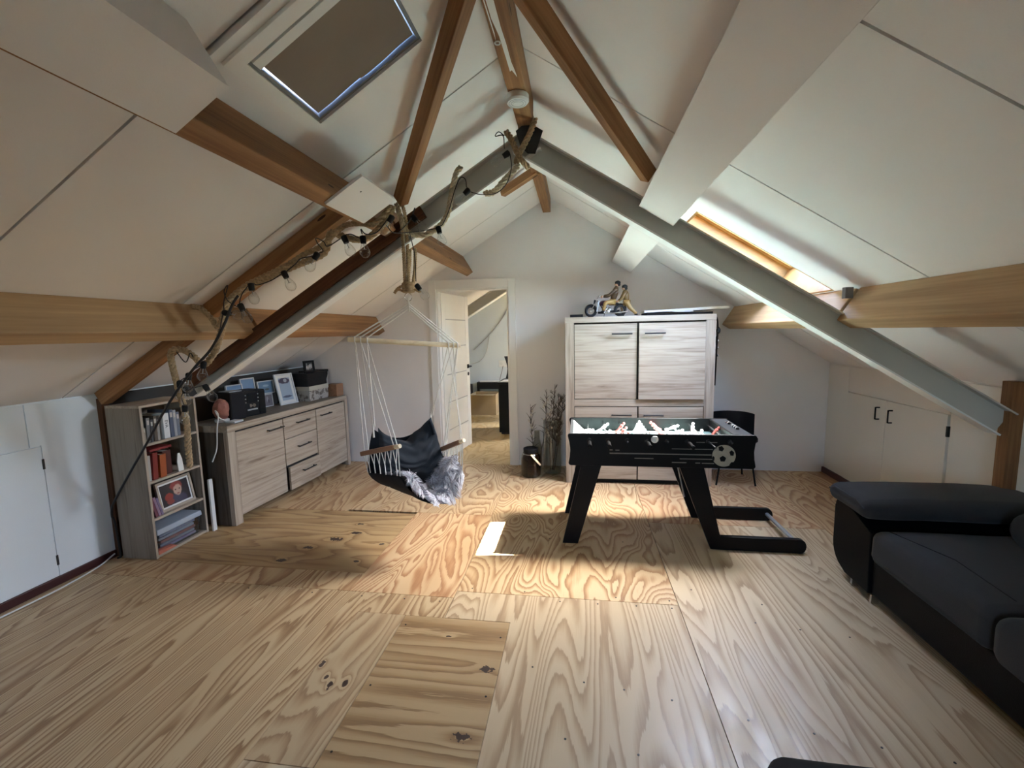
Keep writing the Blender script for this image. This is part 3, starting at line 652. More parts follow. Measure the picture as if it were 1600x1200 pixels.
# ---- sideboard under the left slope
P0 = Vector((-2.615, 2.965, 0)); SB = Matrix.Translation(P0) @ Matrix.Rotation(math.radians(2.25 * -1), 4, 'Z')
sbd = thing('sideboard', 'long pale oak sideboard with two doors and three drawers under the left slope', 'sideboard', P0)
W, HS, D = 1.66, 0.785, 0.40
oakbox('top', sbd, SB, -D, 0.0, 0, W, 0.735, HS, 'y', None, 0.003)
oakbox('top_surface', sbd, SB, -D + 0.002, -0.012, 0.004, W - 0.004, HS - 0.001, HS + 0.0015, 'y', M['greyoak'], 0)
oakbox('post', sbd, SB, -0.04, 0.0, 0, 0.074, 0, 0.735, 'z'); oakbox('post', sbd, SB, -0.04, 0.0, W - 0.05, W, 0, 0.735, 'z')
oakbox('side_panel', sbd, SB, -D, -0.04, 0, 0.03, 0, 0.735, 'z', M['oakendshade']); oakbox('side_panel', sbd, SB, -D, -0.04, W - 0.03, W, 0, 0.735, 'z', M['oakside'])
oakbox('back_panel', sbd, SB, -D, -D + 0.012, 0.03, W - 0.03, 0.05, 0.735, 'y', M['dark'], 0)
oakbox('inner_carcass', sbd, SB, -D + 0.02, -0.03, 0.074, W - 0.05, 0.055, 0.735, 'y', M['dark'], 0)
nx = SB.to_3x3() @ Vector((1, 0, 0))
def sbp(x, y, z): return SB @ Vector((x, y, z))
for nm, a, b, c, d, h0, h1, hz, fx in (('door', .079, .610, .060, .721, .407, .592, .661, -0.004), ('drawer', .620, 1.085, .533, .721, .78, .957, .656, -0.004), ('drawer', .620, 1.085, .289, .527, .776, .955, .432, -0.004),
                                   ('drawer', .640, 1.085, .057, .270, .803, .981, .195, 0.012), ('door', 1.096, 1.603, .060, .721, 1.149, 1.323, .654, -0.004)):
    o = oakbox(nm, sbd, SB, fx - 0.02, fx, a, b, c, d, 'y')
    bar_handle(o, sbp(fx, h0, hz), sbp(fx, h1, hz), nx, 0.0065)

# ---- tall cupboard against the back wall
cb = thing('cupboard', 'tall pale oak cupboard with four doors against the back wall', 'cupboard', (0.55, 4.2, 0))
def cbx(name, x0, x1, y0, y1, z0, z1, g, mat=None, bevel=0.002, par=None): return bx(name, mat or M['oak'], x0, x1, y0, y1, z0, z1, par or cb, g, bevel)
CF = 4.185
cbx('top', -0.118, 1.208, CF, 4.66, 1.515, 1.567, 'x', None, 0.003)
cbx('post', -0.115, -0.033, CF, 4.66, 0, 1.515, 'z'); cbx('post', 1.122, 1.205, CF, 4.66, 0, 1.515, 'z')
cbx('middle_rail', -0.033, 1.122, CF + 0.003, CF + 0.03, 0.742, 0.805, 'x')
cbx('inner_carcass', -0.033, 1.122, CF + 0.03, 4.65, 0.045, 1.515, 'x', M['dark'], 0)
for (x0, x1, z0, z1, fy, hx0, hx1, hz) in ((-0.029, 0.530, 0.811, 1.500, CF + 0.004, 0.305, 0.487, 1.408), (0.546, 1.117, 0.809, 1.500, CF - 0.018, 0.592, 0.770, 1.408),
                                          (-0.029, 0.540, 0.046, 0.735, CF + 0.004, 0.305, 0.487, 0.662), (0.552, 1.117, 0.046, 0.735, CF + 0.004, 0.592, 0.770, 0.662)):
    o = cbx('door', x0, x1, fy, fy + 0.02, z0, z1, 'x')
    bar_handle(o, (hx0, fy, hz), (hx1, fy, hz), (0, -1, 0), 0.007, 0.03)
cbx('plinth', -0.033, 1.122, CF + 0.05, CF + 0.07, 0.0, 0.045, 'x', M['dark'], 0)

# ---- things on and beside the cupboard
t = thing('display_board', 'long white flat board lying on top of the tall cupboard', 'board', (0.95, 4.35, 1.60))
MB().hexa([(0.60, 4.25, 1.594), (1.325, 4.25, 1.612), (1.325, 4.5, 1.612), (0.60, 4.5, 1.594)], [(0.60, 4.25, 1.612), (1.325, 4.25, 1.636), (1.325, 4.5, 1.636), (0.60, 4.5, 1.612)]).build('board', M['plasticw'], t)
MB().prism([(0.83, 4.24, 1.605), (1.03, 4.24, 1.602), (0.99, 4.24, 1.590), (0.86, 4.24, 1.596)], (0, 0.004, 0)).build('paper_sheet', M['plasticw'], t)
tag(bx('flat_case', M['blackmatt'], 0.62, 1.20, 4.27, 4.6, 1.568, 1.592, None, 'x', 0.004), 'flat black case under the white board on the cupboard', 'case')
tr = thing('serving_tray', 'small black tray on the left end of the cupboard top', 'tray', (0.0, 4.24, 1.568))
bx('tray_base', M['blackmatt'], -0.07, 0.05, 4.26, 4.42, 1.568, 1.574, tr)
for (x0, x1, y0, y1) in ((-0.07, 0.05, 4.26, 4.266), (-0.07, 0.05, 4.414, 4.42), (-0.07, -0.064, 4.266, 4.414), (0.044, 0.05, 4.266, 4.414)): bx('tray_rim', M['blackmatt'], x0, x1, y0, y1, 1.574, 1.594, tr)
# belts and chains hanging on the cupboard's right side
for i, (y, z0, w, lab) in enumerate(((4.22, 0.93, 0.035, 'black studded belt hanging down the right side of the tall cupboard, nearest the front'), (4.29, 1.10, 0.05, 'wider black belt hanging behind the studded one on the cupboard side'))):
    bt = thing('belt', lab, 'belt', (1.21, y, 1.50), 'belts on the cupboard side')
    pts = [(1.209, y, 1.545), (1.222, y, 1.50), (1.226, y, 1.40), (1.222, y + .005, 1.25), (1.218, y, 1.1), (1.214, y, z0)]
    sp_ = smoothpath(pts, 5); b = MB()
    def f(u, v, sp_=sp_, w=w): p = sp_[min(int(v * (len(sp_) - 1) + .5), len(sp_) - 1)]; return p + Vector((0, (u - .5) * w, 0))
    b.grid(f, 3, len(sp_)); b.grid(lambda u, v: f(u, v) + Vector((0.005, 0, 0)), 3, len(sp_)); b.build('strap', M['blackmatt'], bt, smooth=180)
    for z in (1.33, 1.27, 1.20): MB().ball((1.232, y - w * .3, z - .03 * i), (0.006, 0.010, 0.011), 8, 6).build('stud', M['chrome'], bt, smooth=180)
    MB().ball((1.235, y, 1.42 - .08 * i), (0.016, 0.028, 0.03), 10, 7).build('buckle', M['blackmatt'], bt, smooth=180)

# ---- figurine: two riders on a motorcycle
def skinned(name, J, E, mat, parent, sub=2):
    keys = list(J); me = bpy.data.meshes.new(name); pb = BASE[parent].to_translation()
    me.from_pydata([Vector(J[k][0]) - pb for k in keys], [(keys.index(a), keys.index(b)) for a, b in E], [])
    o = link(name, me, mat, parent, Matrix.Translation(pb))
    md = o.modifiers.new('skin', 'SKIN'); md.use_smooth_shade = True
    lay = me.skin_vertices[0] if me.skin_vertices else None
    if lay is None:
        bm = bmesh.new(); bm.from_mesh(me); bm.verts.layers.skin.verify(); bm.to_mesh(me); bm.free(); lay = me.skin_vertices[0]
    for i, k in enumerate(keys): lay.data[i].radius = (J[k][1], J[k][1]); lay.data[i].use_root = (i == 0)
    s = o.modifiers.new('sub', 'SUBSURF'); s.levels = sub; s.render_levels = sub
    return o
mo = thing('motorcycle_figurine', 'painted figurine of two helmeted riders on a classic motorcycle, on the tall cupboard', 'figurine', (0.30, 4.36, 1.568))
yb, zb = 4.36, 1.568
M['olive'] = plain('antique_brown_jacket', (0.075, 0.038, 0.014), 0.45); M['tan'] = plain('tan_trousers', (0.36, 0.22, 0.07), 0.5); M['ochre'] = plain('ochre_jacket', (0.15, 0.085, 0.022), 0.45)
M['maroon'] = plain('maroon_paint', (0.05, 0.012, 0.02), 0.3); M['rubber'] = plain('rubber', (0.015, 0.015, 0.016), 0.7)
for x, nm in ((0.125, 'wheel'), (0.395, 'wheel')):
    ring = lambda r, n=24, dy=0: [(x + r * math.cos(2 * PI * i / n), yb + dy, zb + 0.058 + r * math.sin(2 * PI * i / n)) for i in range(n)]
    w_ = MB().tube(ring(0.045), 0.014, 8, closed=True).build(nm, M['rubber'], mo, smooth=180)
    hb = MB().tube(ring(0.031), 0.004, 6, closed=True).lathe([(0.009, -0.012), (0.011, 0), (0.009, 0.012)], (x, yb, zb + 0.058), 12, axis=(0, 1, 0))
    for k in range(8): hb.tube([(x, yb, zb + 0.058), (x + 0.031 * math.cos(k * PI / 4), yb, zb + 0.058 + 0.031 * math.sin(k * PI / 4))], 0.0015, 4)
    hb.build('rim', M['chrome'], w_, smooth=60)
for xc, a0, a1 in ((0.125, 0.15, 2.9), (0.395, 0.3, 2.9)):
    MB().grid(lambda u, v, xc=xc, a0=a0, a1=a1: Vector((xc + 0.063 * math.cos(a0 + (a1 - a0) * u), yb + (v - .5) * 0.036, zb + 0.06 + 0.063 * math.sin(a0 + (a1 - a0) * u) - 0.006 * (2 * v - 1) ** 2)), 14, 5).build('fender', M['blackmatt'], mo, smooth=180)
MB().tube([(0.125, yb - .018, zb + .058), (0.185, yb - .018, zb + .165)], 0.005, 8).tube([(0.125, yb + .018, zb + .058), (0.185, yb + .018, zb + .165)], 0.005, 8).build('fork', M['chrome'], mo, smooth=60)
MB().tube(smoothpath([(0.235, yb - .05, zb + .18), (0.205, yb - .045, zb + .20), (0.185, yb - .015, zb + .175), (0.185, yb + .015, zb + .175), (0.205, yb + .045, zb + .20), (0.235, yb + .05, zb + .18)], 4), 0.004, 8).build('handlebar', M['chrome'], mo, smooth=60)
MB().lathe([(0.004, -.02), (0.017, -.012), (0.021, 0), (0.021, .006)], (0.158, yb, zb + .142), 14, axis=(-1, 0, .15)).build('headlamp', M['blackmatt'], mo, smooth=50)
MB().grid(lambda u, v: Vector((0.175 + .02 * v + .012 * math.cos(PI * (u - .5)), yb + (u - .5) * 0.06, zb + .05 + .10 * v)), 7, 5).build('leg_shield', M['plasticw'], mo, smooth=180)
MB().ball((0.245, yb, zb + .128), (0.045, 0.022, 0.026), 14, 9).build('fuel_tank', M['maroon'], mo, smooth=180)
MB().ball((0.335, yb, zb + .118), (0.055, 0.022, 0.014), 14, 8).build('saddle', M['blackmatt'], mo, smooth=180)
MB().box(0.19, 0.40, yb - .008, yb + .008, zb + .03, zb + .05).tube([(0.19, yb, zb + .15), (0.25, yb, zb + .05), (0.395, yb, zb + .058)], 0.006, 6).build('bike_frame', M['blackmatt'], mo)
e = MB()
for dx in (0, 0.032): e.lathe([(0.014, 0), (0.016, .008), (0.012, .012), (0.016, .02), (0.012, .026), (0.015, .034), (0.008, .04)], (0.265 + dx, yb, zb + .06), 10, axis=(dx * 8 - .12, 0, 1))
e.ball((0.28, yb - .012, zb + .05), (0.026, 0.016, 0.018), 12, 8); e.build('engine', M['chrome'], mo, smooth=50)
MB().tube(smoothpath([(0.26, yb - .02, zb + .06), (0.25, yb - .026, zb + .036), (0.32, yb - .028, zb + .032), (0.46, yb - .028, zb + .045)], 4), [0.006] * 10 + [0.009] * 3, 8).build('exhaust_pipe', M['chrome'], mo, smooth=60)
MB().tube([(0.25, yb - .02, zb + .035), (0.245, yb - .04, zb + .001)], 0.003, 6).build('kick_stand', M['blackmatt'], mo)
def rider(jac, hipx, hipz, headx, headz, hand, kneeL, footL, kneeR, footR, label):
    hip = Vector((hipx, yb, zb + hipz)); hd = Vector((headx, yb, zb + headz)); ch = hip.lerp(hd, 0.52); nk = hip.lerp(hd, 0.76)
    J = {'hip': (hip, .030), 'waist': (hip.lerp(hd, .25), .030), 'chest': (ch, .036), 'neck': (nk, .017), 'head': (hd - Vector((0, 0, .012)), .012)}
    Ed = [('hip', 'waist'), ('waist', 'chest'), ('chest', 'neck'), ('neck', 'head')]
    for s, n in ((-1, 'r'), (1, 'l')):
        sh = nk + Vector((0, s * .034, -.014)); hn = Vector((hand[0], yb + s * hand[2], zb + hand[1])); el = sh.lerp(hn, .5) + Vector((-.004, s * .014, -.022))
        J.update({'sh' + n: (sh, .019), 'el' + n: (el, .015), 'wr' + n: (sh.lerp(hn, .92), .012)}); Ed += [('neck', 'sh' + n), ('sh' + n, 'el' + n), ('el' + n, 'wr' + n)]
    b = skinned('jacket_torso', J, Ed, jac, mo)
    J = {'hip': (hip, .030)}; Ed = []
    for s, n, kn, ft in ((-1, 'r', kneeR, footR), (1, 'l', kneeL, footL)):
        J.update({'th' + n: (hip + Vector((0, s * .017, -.008)), .026), 'kn' + n: (Vector((kn[0], yb + s * kn[2], zb + kn[1])), .020), 'an' + n: (Vector((ft[0], yb + s * ft[2], zb + ft[1])), .014)})
        Ed += [('hip', 'th' + n), ('th' + n, 'kn' + n), ('kn' + n, 'an' + n)]
    skinned('trousers', J, Ed, M['tan'], mo)
    for s, ft in ((-1, footR), (1, footL)):
        f = Vector((ft[0] - .006, yb + s * ft[2], zb + ft[1] - .004)); MB().ball(f, (0.017, 0.009, 0.008), 10, 7).build('boot', M['rubber'], mo, smooth=180)
        MB().ball((hand[0], yb + s * hand[2], zb + hand[1]), (0.010, 0.008, 0.009), 8, 6).build('hand', M['skin'], mo, smooth=180)
    h_ = MB().ball(hd, (0.021, 0.018, 0.025), 14, 10).ball(hd + Vector((-.021, 0, -.003)), (.005, .004, .006), 6, 5).build('head', M['skin'], mo, smooth=180)
    for s in (-1, 1): MB().ball(hd + Vector((-.018, s * .007, .003)), .003, 6, 5).build('eye', M['rubber'], h_, smooth=180)
    MB().ball(hd + Vector((.004, 0, .012)), (0.027, 0.024, 0.021), 14, 9).ball(hd + Vector((.012, 0, -.004)), (0.018, 0.022, 0.016), 10, 7).build('helmet', M['blackmatt'], mo, smooth=180)
rider(M['olive'], 0.325, 0.145, 0.368, 0.300, (0.228, 0.187, 0.048), (0.255, 0.130, 0.04), (0.240, 0.055, 0.045), (0.255, 0.130, 0.04), (0.240, 0.055, 0.045), '')
rider(M['ochre'], 0.455, 0.135, 0.432, 0.262, (0.370, 0.140, 0.035), (0.415, 0.085, 0.03), (0.425, 0.014, 0.03), (0.485, 0.075, 0.02), (0.545, 0.020, 0.02), '')

# ---- black shell chair in the gap between cupboard and right wall
ch = thing('side_chair', 'black chair with a curved back standing behind the right end of the football table', 'chair', (1.43, 4.42, 0))
sh = MB()
def back(u, v, t=0): a = PI * (0.12 + 0.76 * u); return Vector((1.43 - (0.20 + t) * math.cos(a), 4.34 + (0.20 + t) * math.sin(a) - 0.02, 0.40 + 0.245 * v - 0.01 * (2 * u - 1) ** 4))
sh.grid(lambda u, v: back(u, v), 17, 6); sh.grid(lambda u, v: back(u, v, .018), 17, 6)
sh.build('backrest', M['blackmatt'], ch, smooth=180)
MB().lathe([(0.001, .395), (0.17, .395), (0.205, .41), (0.205, .43), (0.17, .445), (0.001, .45)], (1.43, 4.34, 0), 24).build('seat', M['blackmatt'], ch, smooth=50)
for sx, sy in ((-1, -1), (1, -1), (-1, 1), (1, 1)): MB().tube([(1.43 + sx * .11, 4.36 + sy * .11, .40), (1.43 + sx * .17, 4.40 + sy * .17, 0)], 0.008, 8).build('leg', M['black'], ch, smooth=60)

# ---- football table
ft = thing('football_table', 'black folding football table with a soccer ball printed on its long side', 'game table', (0.52, 3.22, 0))
X0, X1, Y0, Y1, Z0, Z1 = -0.068, 1.113, 2.94, 3.50, 0.552, 0.770
def side_poly(y):
    pts = []
    def arc(cx, cz, r, a0, a1, n=5): return [(cx + r * math.cos(a0 + (a1 - a0) * i / n), y, cz + r * math.sin(a0 + (a1 - a0) * i / n)) for i in range(n + 1)]
    pts += arc(X1 - .022, Z0 + .018, .018, -PI / 2, 0); pts += [(X1 - .012, y, Z0 + .06), (X1 - .016, y, (Z0 + Z1) / 2 + .0), (X1 - .010, y, Z1 - .06)]
    pts += arc(X1 - .018, Z1 - .018, .018, 0, PI / 2); pts += arc(X0 + .018, Z1 - .018, .018, PI / 2, PI)
    pts += [(X0 + .010, y, Z1 - .06), (X0 + .016, y, (Z0 + Z1) / 2), (X0 + .012, y, Z0 + .06)]; pts += arc(X0 + .022, Z0 + .018, .018, PI, 1.5 * PI)
    return pts
M['printgrey'] = plain('printed_grey', (0.16, 0.155, 0.135), 0.6, var=0.15, scale=40)
M['printwhite'] = plain('printed_ball_white', (0.33, 0.31, 0.25), 0.6, var=0.12, scale=30)
sideN = MB().prism(side_poly(Y0), (0, .018, 0)).build('side_panel', M['black'], ft, bevel=.002)
sideF = MB().prism(side_poly(Y1 - .018), (0, .018, 0)).build('side_panel', M['black'], ft, bevel=.002)
bx('end_panel', M['black'], X0 + .015, X0 + .033, Y0 + .018, Y1 - .018, Z0 + .005, Z1 - .004, ft); bx('end_panel', M['black'], 0.975, 0.993, Y0 + .018, Y1 - .018, Z0 + .005, Z1 - .006, ft)
bx('end_panel', M['black'], X1 - .034, X1 - .016, Y0 + .018, Y1 - .018, Z0 + .005, Z1 - .006, ft)
tp = bx('end_tray', plain('dark_tray_top', (0.022, 0.026, 0.032), 0.3), 0.985, X1 - .02, Y0 + .018, Y1 - .018, Z1 - .008, Z1 - .003, ft)
M['fieldc'] = plain('turquoise_playing_field', (0.30, 0.46, 0.45), 0.3, var=0.05); M['fieldl'] = plain('field_line', (0.75, 0.78, 0.76), 0.35)
fld = bx('playing_field', M['fieldc'], X0 + .034, 0.975, Y0 + .019, Y1 - .019, 0.662, 0.672, ft)
cxm = (X0 + .034 + .975) / 2; lb = MB()
def fl(x0, x1, y0, y1): lb.box(x0, x1, y0, y1, .672, .6726)
fl(cxm - .003, cxm + .003, Y0 + .03, Y1 - .03)
for s in (0, 1):
    gx = X0 + .036 if s == 0 else .973; d_ = 1 if s == 0 else -1
    for dep, hw in ((.17, .17), (.07, .09)):
        a, b_ = sorted((gx, gx + d_ * dep)); fl(a, b_, 3.22 - hw, 3.22 - hw + .005); fl(a, b_, 3.22 + hw - .005, 3.22 + hw); e_ = gx + d_ * dep; fl(e_ - .0025, e_ + .0025, 3.22 - hw, 3.22 + hw)
lb.tube([(cxm + .085 * math.cos(2 * PI * i / 32), 3.22 + .085 * math.sin(2 * PI * i / 32), .6724) for i in range(32)], .0022, 4, closed=True)
tag(lb.build('field_markings', M['fieldl'], fld), kind='stuff')
# white sloped inlay behind the left goal
gl = MB().prism([(X0 + .034, Y0 + .02, .673), (X0 + .10, Y0 + .02, .673), (X0 + .034, Y0 + .02, .752)], (0, .06, 0)).build('corner_ramp', M['plasticw'], ft)
MB().prism([(X0 + .034, Y1 - .08, .673), (X0 + .12, Y1 - .08, .673), (X0 + .034, Y1 - .08, .755)], (0, .06, 0)).build('corner_ramp', M['plasticw'], ft)
# bottom board
bx('bottom_board', M['black'], X0 + .02, X1 - .02, Y0 + .018, Y1 - .018, Z0, Z0 + .012, ft)
# printed ball and speed lines on the long side (flat print, a fraction of a millimetre proud)
bc = Vector((0.917, Y0 - .0006, 0.636)); rb_ = 0.071
disc = MB().prism([bc + Vector((rb_ * math.cos(2 * PI * i / 40), 0, rb_ * math.sin(2 * PI * i / 40))) for i in range(40)], (0, .0005, 0)).build('printed_ball', M['printwhite'], sideN)
pb_ = MB()
def pent(dx, dz, r, rot, sq=1.0, sa=0.0):
    pts = []
    for i in range(5):
        a = rot + 2 * PI * i / 5; x, z = r * math.cos(a) * sq, r * math.sin(a); x, z = x * math.cos(sa) - z * math.sin(sa), x * math.sin(sa) + z * math.cos(sa)
        x, z = dx + x, dz + z; L_ = math.hypot(x, z)
        if L_ > rb_: x, z = x * rb_ / L_, z * rb_ / L_
        pts.append(bc + Vector((x, -.0003, z)))
    pb_.prism(pts, (0, .0002, 0))
pent(-.006, -.020, .021, 1.57); pent(.047, .018, .020, 1.3, .75, .3); pent(-.018, .046, .020, .8, .9, .5); pent(-.066, -.02, .020, .4, .6); pent(.050, -.055, .018, .2, .8, -.7)
tag(pb_.build('ball_pattern', M['black'], disc), kind='stuff')
ln = MB()
def dash(xa, xb, z, h=.005): ln.box(xa, xb, Y0 - .0005, Y0, z - h / 2, z + h / 2)
# the streaks trail to the left of the ball
dash(.205, .842, .640, .008); dash(.598, .85, .676, .005); dash(.648, .846, .611, .006); dash(.365, .485, .609, .006); dash(.60, .69, .586, .006); dash(.745, .775, .585, .006); dash(.785, .86, .584, .006)
dash(.205, .225, .662, .006); dash(.242, .268, .661, .006); dash(.748, .80, .721, .004); dash(.82, .875, .7215, .004)
tag(ln.build('printed_streaks', M['printgrey'], sideN), kind='stuff')
ring = MB().lathe([(0.010, 0), (0.0235, 0), (0.0235, .004), (0.020, .007), (0.011, .007), (0.010, .004)], (0.491, Y0, 0.737), 24, axis=(0, -1, 0)).build('ball_entry_ring', M['plasticw'], ft, smooth=40)
# rods with players
rx0 = [0.073, 0.193, 0.316, 0.439, 0.565, 0.690, 0.819, 0.950]
M['red'] = plain('red_player', (0.48, 0.085, 0.075), 0.35); M['whitepl'] = plain('white_player', (0.72, 0.72, 0.72), 0.35)
men = [(1, 'whitepl', 1.5), (2, 'whitepl', .9), (3, 'red', .7), (5, 'whitepl', .5), (5, 'red', -.9), (3, 'whitepl', 1.2), (2, 'whitepl', .1), (1, 'red', .7)]
near_h = (0, 1, 3, 5)
ZR = 0.728
def player(x, y, rot, mat, rod):
    b = MB(); m3 = Matrix.Rotation(rot, 3, 'Y')
    def T_(p): return m3 @ Vector(p) + Vector((x, y, ZR))
    prof = [(.004, -.062, .004), (.012, -.060, .008), (.010, -.045, .008), (.006, -.030, .010), (.009, -.018, .013), (.011, 0, .016), (.012, .014, .018), (.008, .020, .013), (.005, .023, .006)]
    n = 10; V = [T_((a * math.cos(2 * PI * j / n), c * math.sin(2 * PI * j / n), z)) for a, z, c in prof for j in range(n)]
    Fc = [(i * n + j, i * n + (j + 1) % n, (i + 1) * n + (j + 1) % n, (i + 1) * n + j) for i in range(len(prof) - 1) for j in range(n)] + [tuple(range(n))[::-1], tuple(range((len(prof) - 1) * n, len(prof) * n))]
    b.add(V, Fc); k = b.ball((0, 0, 0), 0.0105, 8, 6); 
    nv = 2 + 5 * 8
    b.v[-nv:] = [tuple(Vector(p) + T_((0, 0, .032))) for p in b.v[-nv:]]
    return b.build('player', M[mat], rod, smooth=60)
for i, (x, (n, mt, rot)) in enumerate(zip(rx0, men)):
    sl_ = 0.02 * math.sin(i * 2.1)
    ya, yb_ = (Y0 - .15, Y1 + .05) if i in near_h else ((Y0 - .16, Y1 + .10) if i == 6 else (Y0 - .045, Y1 + .12))
    rod = MB().tube([(x, ya, ZR), (x, yb_, ZR)], .0055, 10).build('rod', M['chrome'], ft, smooth=60)
    hy_ = ya if i in near_h else yb_ ; sg = 1 if i in near_h else -1
    MB().lathe([(.006, 0), (.0125, .004), (.0135, .02), (.011, .05), (.0135, .085), (.012, .105), (.006, .108)], (x, hy_ - sg * .02, ZR), 12, axis=(0, sg, 0)).build('grip', M['black'], rod, smooth=50)
    for yy in (Y0 - .004, Y1 + .004): MB().lathe([(.006, -.004), (.013, -.004), (.013, .004), (.006, .004)], (x, yy, ZR), 12, axis=(0, 1, 0), caps=False).build('bushing', M['blackmatt'], rod, smooth=40)
    sp_y = 0.46 / n
    for k in range(n): player(x, 3.22 + sl_ + (k - (n - 1) / 2) * sp_y, rot, mt, rod)
# legs: two slanted ones on the left, two with a foot bar on the right
for y in (Y0 + .006, Y1 - .05):
    MB().prism([(0.020, y, Z0), (0.153, y, Z0), (-.004, y, 0), (-.108, y, 0)], (0, .034, 0)).build('leg', M['black'], ft, bevel=.003)
    arc = [(1.40 + .036 * math.cos(a), y, .047 + .046 * math.sin(a)) for a in [-PI / 2 + PI * i / 8 for i in range(9)]]
    MB().prism([(0.65, y, Z0), (0.857, y, 0.004)] + arc + [(0.915, y, .093), (0.803, y, Z0)], (0, .034, 0)).build('leg', M['black'], ft, bevel=.003)
MB().tube([(1.395, Y0 + .03, .052), (1.395, Y1 - .02, .052)], .014, 12).build('cross_bar', M['alu'], ft, smooth=60)
MB().tube([(.715, Y1 - .056, .545), (.80, Y1 - .056, .17)], .006, 8).build('leg_brace', M['alu'], ft, smooth=60)
MB().tube([(1.055, 3.10, Z1 - .001), (1.055, 3.38, Z1 - .001)], .004, 8).build('score_rod', M['chrome'], ft, smooth=60)
for k in range(9): MB().lathe([(.005, 0), (.011, 0), (.011, .008), (.005, .008)], (1.055, 3.12 + k * .018 + (.06 if k > 5 else 0), Z1 + .001), 10, axis=(0, 1, 0)).build('score_bead', M['plasticw' if k % 2 else 'blackmatt'], ft, smooth=40)

# ---- corner sofa on the right and its footstool at the bottom edge
so_ = thing('sofa', 'charcoal fabric corner sofa with black leatherette base along the right wall', 'sofa', (1.95, 1.6, 0))
def softbox(name, x0, x1, y0, y1, z0, z1, mat, parent, r=.05, crown=.015, wob=.004, n=14, seed=0):
    "cushion: rounded block with slightly domed faces"
    b = MB(); cx, cy_, cz = (x0 + x1) / 2, (y0 + y1) / 2, (z0 + z1) / 2; hx_, hy_, hz_ = (x1 - x0) / 2, (y1 - y0) / 2, (z1 - z0) / 2
    def axisvals(h): 
        m_ = max(3, int(h / .06)); return [-h, -h + r * .3, -h + r * .8] + [(-h + r) + (2 * h - 2 * r) * i / m_ for i in range(m_ + 1)] + [h - r * .8, h - r * .3, h]
    ax_ = [axisvals(hx_), axisvals(hy_), axisvals(hz_)]; idx = {}; V = []; Fc = []
    def vert(p):
        k = tuple(round(c, 5) for c in p)
        if k not in idx:
            q = Vector(p); inner = Vector((max(-hx_ + r, min(hx_ - r, q.x)), max(-hy_ + r, min(hy_ - r, q.y)), max(-hz_ + min(r, hz_), min(hz_ - min(r, hz_), q.z))))
            d = q - inner; rr = r
            if d.length > 1e-9: q = inner + d.normalized() * min(rr, max(abs(d.x), abs(d.y), abs(d.z)))
            f = (1 - (q.x / hx_) ** 2) * (1 - (q.y / hy_) ** 2)
            q.z += crown * max(0, f) * (1 if q.z > 0 else -.2)
            w = Vector((q.x + cx, q.y + cy_, q.z + cz)); w += Vector([mnoise.noise(w * 6 + Vector((seed, 3 * j, 0))) * wob for j in range(3)])
            idx[k] = len(V); V.append(w)
        return idx[k]
    for a in range(3):
        b1, b2 = [(1, 2), (0, 2), (0, 1)][a]; h = (hx_, hy_, hz_)[a]
        for s in (-h, h):
            A, B_ = ax_[b1], ax_[b2]
            for i in range(len(A) - 1):
                for j in range(len(B_) - 1):
                    q = []
                    for (p1, p2) in ((A[i], B_[j]), (A[i + 1], B_[j]), (A[i + 1], B_[j + 1]), (A[i], B_[j + 1])):
                        v = [0, 0, 0]; v[a] = s; v[b1] = p1; v[b2] = p2; q.append(vert(v))
                    if len(set(q)) > 2: Fc.append(tuple(dict.fromkeys(q)))
    return b.add(V, Fc).build(name, mat, parent, smooth=180)
# black base with the rounded arm front
yA0, yA1 = 2.452, 2.79
prof = []
def arc2(cy_, cz, r, a0, a1, n=6): return [(1.50, cy_ + r * math.cos(a0 + (a1 - a0) * i / n), cz + r * math.sin(a0 + (a1 - a0) * i / n)) for i in range(n + 1)]
prof = [(1.50, yA0, .045)] + [(1.50, 2.66, .045)] + arc2(2.66, .185, .13, -PI / 2, 0)[1:] + [(1.50, 2.79, .40)] + arc2(2.74, .405, .045, 0, PI / 2) + [(1.50, 2.60, .425), (1.50, yA0 + .01, .37)]
MB().prism(prof, (.88, 0, 0)).build('arm_base', M['sofab'], so_, bevel=.01, seg=3)
MB().tube([(1.462, 2.46, .500), (1.455, 2.52, .528), (1.455, 2.72, .530), (1.462, 2.785, .50)], .004, 6).build('arm_piping', M['sofa'], so_, smooth=60)
arm = softbox('armrest', 1.455, 2.38, 2.44, 2.80, .440, .540, M['sofa'], so_, .050, .03, .006, seed=1)
bx('base', M['sofab'], 1.515, 2.38, -.05, yA0, .045, .235, so_, 'y', .012, 3)
softbox('seat_cushion', 1.485, 2.26, 1.755, 2.448, .225, .405, M['sofa'], so_, .05, .015, .005, seed=2)
softbox('seat_cushion', 1.465, 2.26, .85, 1.745, .225, .412, M['sofa'], so_, .055, .015, .005, seed=3)
softbox('seat_cushion', 1.485, 2.26, -.05, .84, .225, .405, M['sofa'], so_, .05, .015, .005, seed=4)
MB().box(2.24, 2.39, -.05, 2.44, .20, .50).build('back_frame', M['sofab'], so_, bevel=.02, seg=3)
softbox('back_cushion', 1.97, 2.36, 1.70, 2.34, .40, .585, M['sofa'], so_, .09, .02, .008, seed=5)
softbox('back_cushion', 1.97, 2.36, .86, 1.68, .40, .62, M['sofa'], so_, .09, .02, .008, seed=6)
for x, y in ((1.512, 2.60), (1.512, 2.435), (1.52, .03), (2.33, 2.7), (2.33, .03), (1.52, 1.2)):
    MB().box(x - .006, x + .03, y - .006, y + .006, 0, .05).build('leg', M['chrome'], so_)
MB().tube([(1.535, 2.38, .418), (1.62, 2.1, .423), (1.60, 1.8, .42)], .0015, 4).build('seam_piping', M['sofab'], so_)
